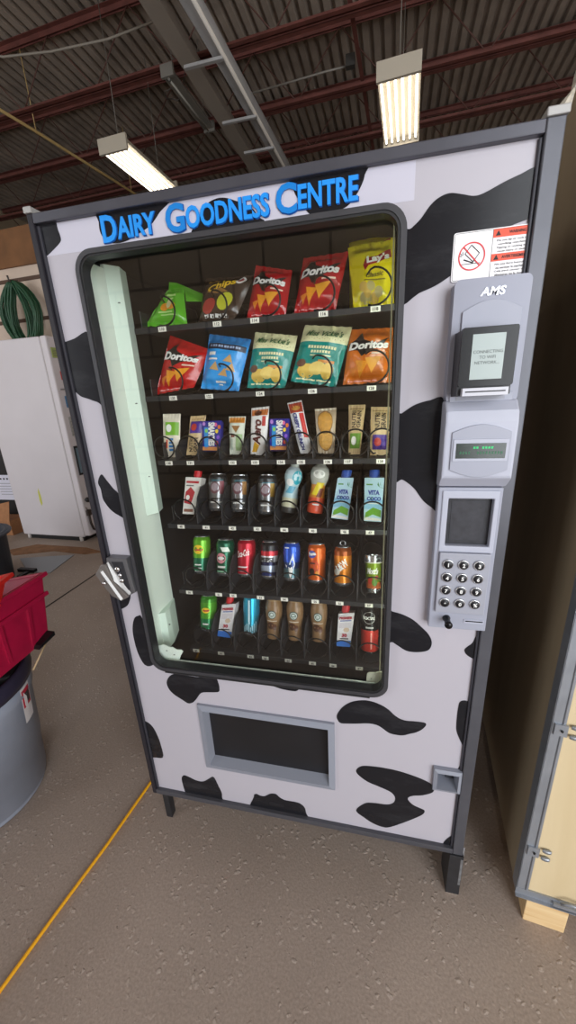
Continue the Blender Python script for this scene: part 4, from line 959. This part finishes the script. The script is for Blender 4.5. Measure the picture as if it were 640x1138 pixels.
p = bar('cookie', mat('#b9a487', .2, coat=.5), bulge=.006); p.ell(.5, .3, .41, .245, mat('#8f6226', .5), 1); p.ell(.5, .3, .38, .22, mat('#d8a24c', .5, noise=.15, nscale=120), 2); p.ell(.48, .68, .39, .26, mat('#8a5f26', .5), 3); p.ell(.48, .68, .36, .24, mat('#cf9740', .5, noise=.15, nscale=120), 4); p.rect(.02, .98, .955, .985, mat('#d9d2bf', .25), 2)
p.done('snack_bar', 'orange-brown biscuits in a clear wrapper on the third tray', 'biscuits', GS)
cereal('bar_green', 'tan and green cereal bar right of the clear wrapped biscuits', GRN, False)
cereal('bar_purple2', 'tan and purple cereal bar at the right end of the third tray', PUR, False)

# --- cans and bottles
class Round:
    def __init__(s, base, top, r, face=0.):
        s.base = Vector(base)/1000; s.top = Vector(top)/1000; s.r = r/1000; s.h = (s.top-s.base).length; s.b = MB(); s.face = face
    def at(s, a, z, lay=1, rad=None):
        R_ = (s.prof(z) if rad is None else rad) + .0005*lay
        th = -PI/2 + s.face + a/s.r
        return (R_*math.cos(th), R_*math.sin(th), z)
    def prof(s, z):
        P = s.pf
        for (r0, z0), (r1, z1) in zip(P, P[1:]):
            if z0 <= z <= z1 and z1 > z0: return r0+(r1-r0)*(z-z0)/(z1-z0)
        return s.r
    def lathe(s, prof, m):
        s.pf = [(p[0], p[1]) for p in prof]; s.b.lathe(prof, m, (0, 0, 0), 32)
    def text(s, t, m, a, z, h, w=None, lay=2, **k): s.b.text(t, lambda x, y: s.at(x, y, lay), m, h, a, z, w, **k)
    def patch(s, a0, a1, z0, z1, m, lay=1, skew=0.):
        s.b.grid(lambda u, v: s.at(a0+(a1-a0)*u+skew*(v-.5), z0+(z1-z0)*v, lay), 8, 6, m)
    def ell(s, a, z, ra, rz, m, lay=1, n=16):
        s.b.add([s.at(a, z, lay)]+[s.at(a+ra*math.cos(2*PI*k/n), z+rz*math.sin(2*PI*k/n), lay) for k in range(n)], [(0, 1+k, 1+(k+1) % n) for k in range(n)], m)
    def done(s, name, label, cat, parts=()):
        o = s.b.build(name, None, None, recalc=False); o.location = s.base
        d = (s.top-s.base).normalized(); o.rotation_euler = Vector((0, 0, 1)).rotation_difference(d).to_euler()
        for nm, mb in parts: mb.build(nm, o)
        return tag(o, label, cat, GD)
ALU = mat('#c9ccd0', .25, .9)
def can(base, top, r, body, zones=(), face=0., tall=False):
    c = Round(base, top, r, face); R_, h = c.r, c.h
    prof = [(0, .003, ALU), (R_*.72, .0, ALU), (R_*.8, .001), (R_*.98, .008), (R_, .011, body)]
    for z, m in zones: prof.append((R_, .011+(h-.024)*z, m))
    prof += [(R_, h-.013), (R_*.84, h-.003, ALU), (R_*.86, h-.001), (R_*.84, h), (R_*.78, h-.003), (0, h-.003)]
    c.lathe(prof, body)
    t = MB(); t.b = None; t.prism([(.0015, -.002), (.008, -.004), (.011, 0), (.008, .004), (.0015, .002)], 'z', h-.0025, h-.0012, ALU); c.tab = t
    return c
def fin(c, label, name='drink_can', cat='drink can'): return c.done(name, label, cat, [('pull_tab', c.tab)])
SIL = mat('#8f9092', .28, .75); SKK = mat('#3c3f42', .3, .6)
for (bs, tp, r), lab, acc in ((((269,193,1134),(267,226,1239),28), 'silver drink can just right of the red capped carton on the fourth tray', '#8c4a56'), (((339,191,1133),(337,224,1236),26.5), 'second silver drink can from the left on the fourth tray', '#a3743f'), (((421,193,1127),(420,226,1236),28.5), 'third silver drink can on the fourth tray, left of the teal capped bottle', '#b08a3a')):
    c = can(bs, tp, r, SIL, [(.0, SIL), (.86, SKK)], face=.25)
    c.ell(-.006, .068, .015, .017, mat('#6d3f4a', .4)); c.ell(-.006, .07, .010, .012, mat('#9a8a90', .4), 2); c.patch(.008, .022, .05, .088, mat(acc, .35)); c.patch(-.02, .016, .024, .028, W_); c.patch(-.018, .01, .034, .038, K_); c.patch(-.016, .02, .088, .091, mat('#3f7a8a', .4), skew=.006)
    fin(c, lab)
def bottle(base, top, r, prof, label, cap, caph, name='drink_bottle'):
    c = Round(base, top, r, .2); R_, h = c.r, c.h
    c.lathe([(p[0]*R_, p[1]*h)+tuple(p[2:]) for p in prof], prof[0][2])
    return c
MILK = mat('#d9d7b8', .35); TL = mat('#1ba3b5', .35); CLR = mat('#b9beb8', .12, 0, coat=.5); AQ = mat('#bcd8dc', .3)
c = bottle((483,189,1136), (502,222,1262), 24, [(0, 0, mat('#3a3836', .4)), (.85, 0), (.92, .05), (.92, .12, MILK), (.95, .32, AQ), (.8, .5), (.78, .58, AQ), (1.0, .72), (1.03, .8, mat('#c9dbe0', .3)), (.9, .9), (.55, .97, CLR), (.5, 1.02), (.5, 1.08), (0, 1.08)], '', 0, 0)
c.ell(.014, .1, .016, .02, TL, 2); c.patch(-.014, .01, .055, .075, mat('#5fa9c4', .35), skew=.012); c.ell(-.008, .085, .012, .01, W_, 2)
c.done('drink_bottle', 'pale bottle with a teal patch on the fourth tray, right of the silver cans', 'drink bottle')
c = bottle((559,190,1136), (576,223,1262), 25, [(0, 0, mat('#e0583a', .35)), (.85, 0), (.92, .05), (.92, .33, mat('#d88a2c', .35)), (.8, .45), (.78, .6, mat('#b9b9ae', .25)), (1.0, .74), (1.05, .85), (.9, .95), (.5, 1.02), (.45, 1.1), (0, 1.1)], '', 0, 0)
c.patch(-.014, .012, .05, .085, mat('#e6cf2a', .35), skew=.016); c.patch(.0, .016, .045, .07, mat('#7d3a22', .4), 2, skew=.01); c.ell(-.004, .108, .016, .012, mat('#e4e3da', .3), 2); c.patch(-.012, .008, .022, .026, W_)
c.done('drink_bottle', 'bottle with red base, yellow label and pale top on the fourth tray', 'drink bottle')
# cartons
def carton(key, body, depth, capm, capr, caph, capu=.5, shift=.0):
    p = Flat(key, body, 0, box=depth, shift=shift); q = p.q
    ax = ((q[3]-q[0])+(q[2]-q[1])).normalized(); c0 = (q[3]*(1-capu)+q[2]*capu) - p.n*depth*.45
    t = MB(); e1 = (q[2]-q[3]).normalized(); e2 = ax.cross(e1)
    for r, z0, z1 in ((capr*.8, -.002, .006), (capr, .004, caph)):
        k = 18; lo = [c0+ax*z0+e1*(r*math.cos(2*PI*i/k))+e2*(r*math.sin(2*PI*i/k)) for i in range(k)]; hi = [v+ax*(z1-z0) for v in lo]
        t.hexa(lo, hi, capm)
    p.cap = t; return p
def cdone(p, label):
    o = p.done('drink_carton', label, 'drink carton', GD)
    p.cap.v = [tuple(Vector(v)-p.loc) for v in p.cap.v]; p.cap.build('cap', o)
REDC = mat('#d2222e', .35); BLUC = mat('#2a57b8', .35)
p = carton('carton_red', mat('#e4dfd8', .35), .032, REDC, .0115, .02, .6)
p.poly([(.05, .3), (.6, .26), (.75, .6), (.4, .74), (.1, .6)], mat('#b8323c', .4)); p.rect(.08, .9, .84, .9, mat('#b8323c', .4)); p.rect(.1, .85, .06, .14, mat('#8a5a4a', .4)); p.rect(.1, .6, .76, .79, mat('#6a6a66', .5)); p.ell(.3, .45, .14, .07, W_, 2)
cdone(p, 'white and red drink carton with red cap at the left of the fourth tray')
def coco(key, label):
    p = carton(key, mat('#bfe0ee', .32), .034, BLUC, .0135, .021, .5)
    p.rect(.0, 1, .28, .5, mat('#93c9e4', .35)); p.poly([(.05, .06), (.5, .16), (.95, .1), (.95, .26), (.5, .32), (.1, .2)], mat('#6fae2f', .35), 2); p.poly([(.02, .02), (.98, .02), (.98, .07), (.02, .1)], W_, 2)
    p.text('VITA', mat('#1e3f9a', .35), .5, .66, .11, .62, bold=.06, lay=3); p.text('COCO', mat('#1e3f9a', .35), .52, .52, .09, .76, bold=.06, lay=3)
    p.ell(.38, .52, .05, .03, mat('#59a02c', .4), 4)
    for a in (-20, 10, 40, 75, 110): p.poly([(.78, .78), (.78+.22*math.cos(math.radians(a)), .8+.11*math.sin(math.radians(a))), (.78+.2*math.cos(math.radians(a+14)), .78+.07*math.sin(math.radians(a+14)))], mat('#2f8a54', .4), 2, 1)
    p.rect(.1, .42, .83, .86, mat('#4f9a3a', .4)); p.rect(.2, .8, .4, .42, W_, 3)
    cdone(p, label)
coco('vita1', 'pale blue coconut drink carton with blue cap, second from the right on the fourth tray')
coco('vita2', 'pale blue coconut drink carton with blue cap at the right end of the fourth tray')
# --- fifth tray
c = can((191,191,926), (190,224,1040), 27.5, mat('#0c6e4e', .25, .4), [(.42, mat('#6cb52a', .25, .4))], face=.15)
c.ell(-.004, .078, .017, .014, YEL); c.patch(-.014, .01, .074, .079, mat('#c0392b', .4), 2, .006); c.patch(-.016, .006, .028, .032, W_); c.patch(-.012, .008, .018, .021, W_); fin(c, 'green and lime drink can at the left end of the fifth tray')
c = can((269,194,922), (267,227,1031), 29, mat('#0f6a4a', .25, .4), [(.3, mat('#0d5c42', .25, .4))], face=.1)
c.ell(-.006, .056, .016, .016, mat('#d88a94', .35)); c.patch(-.004, .02, .076, .09, mat('#e6efe4', .35), skew=-.008); c.patch(-.018, .008, .026, .032, W_); c.ell(-.006, .056, .011, .005, W_, 2); c.patch(-.02, .012, .014, .017, mat('#9fd0b0', .4)); fin(c, 'dark green drink can with a pink emblem on the fifth tray')
c = can((339,193,923), (338,226,1034), 28.5, mat('#c01830', .25, .4), face=0.)
c.text('Coca-Cola', W_, -.002, .074, .02, .042, shear=.3, rot=14, bold=.02); c.patch(-.02, .012, .03, .034, W_, skew=.006); c.patch(-.018, .008, .018, .021, mat('#e8a0a8', .4)); fin(c, 'red drink can with white script, third on the fifth tray')
c = can((414,191,922), (412,224,1031), 27, mat('#23336f', .25, .4), [(.12, mat('#b8c4d8', .25, .4)), (.34, mat('#1c2550', .25, .4)), (.46, mat('#e4e6ea', .25, .4)), (.66, mat('#c12a38', .25, .4)), (.82, mat('#1b1c22', .3, .3))], face=0.)
c.text('PEPSI', K_, -.002, .059, .015, .042, bold=.06); fin(c, 'blue, white and red drink can with a black top on the fifth tray')
c = can((484,189,921), (482,222,1031), 25.5, mat('#2a4fae', .25, .4), [(.0, mat('#5a7f86', .25, .4)), (.3, mat('#203f7a', .25, .4)), (.5, mat('#2b57c4', .25, .4))], face=-.1)
c.poly = None; c.b.add([c.at(-.012, .05, 2), c.at(.004, .01, 2), c.at(.018, .05, 2), c.at(.003, .04, 2)], [(0, 1, 3), (1, 2, 3)], W_); c.b.add([c.at(.0, .05, 2), c.at(.012, .085, 2), c.at(.018, .05, 2)], [(0, 1, 2)], mat('#dfe8ea', .4)); c.patch(-.015, .0, .098, .101, W_); fin(c, 'blue drink can with a white emblem, in the middle of the fifth tray')
c = can((560,190,918), (558,223,1030), 26.5, mat('#e0641c', .25, .35), face=-.2)
c.ell(-.006, .086, .013, .011, mat('#2740a0', .35)); c.text('Fanta', W_, -.004, .088, .010, .022, rot=8, bold=.06, lay=4); c.ell(.002, .05, .014, .02, mat('#b8401a', .4)); c.ell(-.006, .036, .008, .01, mat('#2c1a14', .4), 2); c.ell(.01, .03, .006, .008, mat('#f0a032', .4), 2); c.patch(-.012, .004, .058, .062, mat('#2c1a14', .4)); fin(c, 'orange drink can with a blue and white emblem on the fifth tray')
c = can((637,189,914), (635,222,1024), 26, mat('#e88a1c', .25, .35), [(.86, mat('#a8521c', .25, .4))], face=-.2)
c.text('A&W', W_, .002, .06, .022, .044, rot=38, bold=.05); c.ell(-.012, .042, .011, .009, mat('#f0ead8', .4), 1); c.patch(-.02, .018, .052, .056, mat('#7d3a18', .4), 1, .004)
c.tab.tube([(.0075*math.cos(2*PI*k/16), .003, c.h+.008+.0075*math.sin(2*PI*k/16)) for k in range(16)], .0018, ALU, 8, True); fin(c, 'orange drink can with its ring tab standing up on the fifth tray')
c = Round((725,188,900), (723,221,1000), 24.5, -.1); R_, h = c.r, c.h; JG = mat('#8aa51f', .25, .2)
c.lathe([(0, 0, ALU), (R_*.8, 0), (R_*.86, .012, mat('#c2632c', .3)), (R_*.88, .03, JG), (R_*.95, .075), (R_*1.0, .084, mat('#d9d8ce', .3)), (R_*1.04, .088, ALU), (R_*1.04, h), (R_*.95, h), (R_*.92, h-.004), (0, h-.004)], ALU)
c.text("Mott's", W_, .0, .062, .018, .034, shear=.2, bold=.05); c.ell(-.008, .034, .009, .01, mat('#c0392b', .4)); c.ell(.006, .03, .009, .01, mat('#5b8a26', .4), 2); c.ell(.012, .044, .006, .006, mat('#c0392b', .4), 2)
c.done('fruit_jar', 'small green fruit can with silver lid at the right end of the fifth tray', 'can')
# --- sixth tray
c = can((187,193,711), (187,226,829), 28, mat('#17804e', .25, .4), [(.35, mat('#58a52e', .25, .4)), (.9, mat('#3f8f2a', .25, .4))], face=.2)
c.ell(-.004, .074, .014, .009, YEL); c.patch(-.012, .008, .071, .076, mat('#c0392b', .4), 2, .006); c.patch(-.014, .006, .026, .031, W_); fin(c, 'green drink can at the left end of the bottom tray')
def shake(key, label):
    p = carton(key, mat('#e2dfe0', .35), .036, REDC, .0125, .022, .42)
    p.rect(.0, 1, .0, .18, mat('#2f6fc4', .35)); p.text('PREMIER', mat('#b0283a', .4), .5, .86, .075, .84, bold=.05); p.rect(.14, .86, .76, .79, mat('#5d6fae', .4)); p.rect(.1, .9, .55, .72, mat('#d2cbd0', .4)); p.text('30', mat('#b83a4a', .4), .5, .34, .1, .36, bold=.05); p.rect(.2, .8, .22, .25, K_); p.ell(.6, .5, .2, .07, mat('#cbb49c', .4), 2)
    cdone(p, label)
shake('carton38', 'white drink carton with red cap and blue base, left on the bottom tray')
shake('carton43', 'white drink carton with red cap and blue base, right on the bottom tray')
c = can((339,192,714), (339,225,846), 27, mat('#27a3c4', .22, .6), [(.0, mat('#5f98a8', .25, .6)), (.22, mat('#2fa4c0', .22, .6)), (.5, mat('#2aa9cf', .22, .6))], face=0.)
for k in range(8): c.patch(-.02+k*.006, -.017+k*.006, .012+.004*(k % 3), .03+.006*(k % 4), mat('#a9d6e2', .3))
c.patch(-.002, .003, .04, .118, mat('#d7f0f6', .3)); fin(c, 'tall teal blue drink can on the bottom tray')
CF = mat('#8a6a48', .3); CF2 = mat('#a98a62', .3)
for (bs, tp, r), lab in ((((415,192,709),(414,225,841),27.5), 'brown coffee bottle on the bottom tray, right of the teal can'), (((485,191,712),(484,224,844),27), 'middle of the three brown coffee bottles on the bottom tray'), (((562,190,716),(560,223,845),26.5), 'rightmost of the three brown coffee bottles on the bottom tray')):
    c = Round(bs, tp, r, 0); R_, h = c.r, c.h
    c.lathe([(0, 0, CF), (R_*.78, 0), (R_*.84, .008), (R_*.84, h*.2, CF), (R_*.8, h*.3), (R_*.95, h*.5), (R_, h*.65), (R_*.98, h*.78), (R_*.8, h*.9, CF2), (R_*.72, h*.94, mat('#7d6a4c', .4)), (R_*.72, h*1.02), (0, h*1.02)], CF)
    c.ell(0, h*.6, .014, .014, mat('#3b4a3f', .4)); c.ell(0, h*.6, .011, .011, mat('#d5dcd6', .4), 2); c.ell(0, h*.6, .0085, .0085, mat('#2f5a4a', .4), 3)
    for k in (-1, 0, 1): c.patch(-.006, .006, h*.6+k*.004-.001, h*.6+k*.004+.001, mat('#d5dcd6', .4), 4)
    c.ell(0, h*.624, .003, .003, mat('#d5dcd6', .4), 5); c.patch(-.018, .018, h*.44, h*.455, mat('#d8cfc0', .4)); c.ell(-.006, h*.33, .014, .012, mat('#4a2a1a', .4)); c.ell(.009, h*.3, .008, .01, mat('#5d3622', .4), 2)
    c.done('coffee_bottle', lab, 'coffee bottle')
c = can((718,190,690), (715,223,836), 26.5, mat('#d63a30', .25, .2), [(.52, mat('#19191b', .25, .3))], face=-.05)
b_ = [(.0175*math.cos(2*PI*k/28), .0175*math.sin(2*PI*k/28)) for k in range(28)]
c.text('SOCIAL', W_, 0, .115, .010, .036, bold=.05); c.patch(-.01, .013, .083, .088, mat('#c9c6c4', .4))
c.b.tube([c.at(x, .116+z, 2) for x, z in b_], .0005, W_, 4, True); c.patch(.004, .008, .02, .07, mat('#f0aaa0', .3)); fin(c, 'tall black and red drink can at the right end of the bottom tray')
# ================================================================== light and camera
w = bpy.data.worlds.new('daylight'); SC.world = w; w.use_nodes = True
w.node_tree.nodes['Background'].inputs['Color'].default_value = (.75, .86, 1, 1); w.node_tree.nodes['Background'].inputs['Strength'].default_value = .9
def area(name, loc, rx, rz, sx, sy, e, col):
    l = bpy.data.lights.new(name, 'AREA'); l.shape = 'RECTANGLE'; l.size = sx; l.size_y = sy; l.energy = e; l.color = col
    o = bpy.data.objects.new(name, l); COL.objects.link(o); o.location = loc; o.rotation_euler = (rx, 0, rz); return o
cx, cy = rot(4.5, -4.5); area('bay_daylight', (cx, cy, 2.2), math.radians(90), YAW, 4.7, 4.3, 480, (.94, .97, 1))
cx, cy = rot(-6., -4.5); area('bay_daylight', (cx, cy, 2.2), math.radians(90), YAW, 5.3, 4.3, 200, (.96, .98, 1))
for i, (x, y, e) in enumerate(((.6, -2.8, 14), (-2., -2.8, 14), (4.2, .5, 15), (-5, 1, 12))):  # unseen overhead area lights, added as fill for the hall
    area('added_fill_light', (x, y, 4.6), 0, YAW, .45, 1.2, e, (1, .97, .93))
cam = bpy.data.cameras.new('camera'); co = bpy.data.objects.new('camera', cam); COL.objects.link(co); SC.camera = co
R_ = Matrix(((0.97589914, 0.21284735, -0.04813392), (0.02041625, -0.3086593, -0.95095353), (-0.21726491, 0.92705202, -0.30556589)))
M = Matrix((R_[0], -R_[1], -R_[2])).transposed().to_4x4(); M.translation = Vector((.71359858, -.794445, 1.46065415)); co.matrix_world = M
cam.sensor_fit = 'AUTO'; cam.sensor_width = 36; cam.lens = 414.65/1138*36; cam.clip_start = .02; cam.clip_end = 60
vs = SC.view_settings; vs.view_transform = 'Standard'; vs.look = 'None'; vs.gamma = 1; vs.use_curve_mapping = False; vs.exposure = -.13
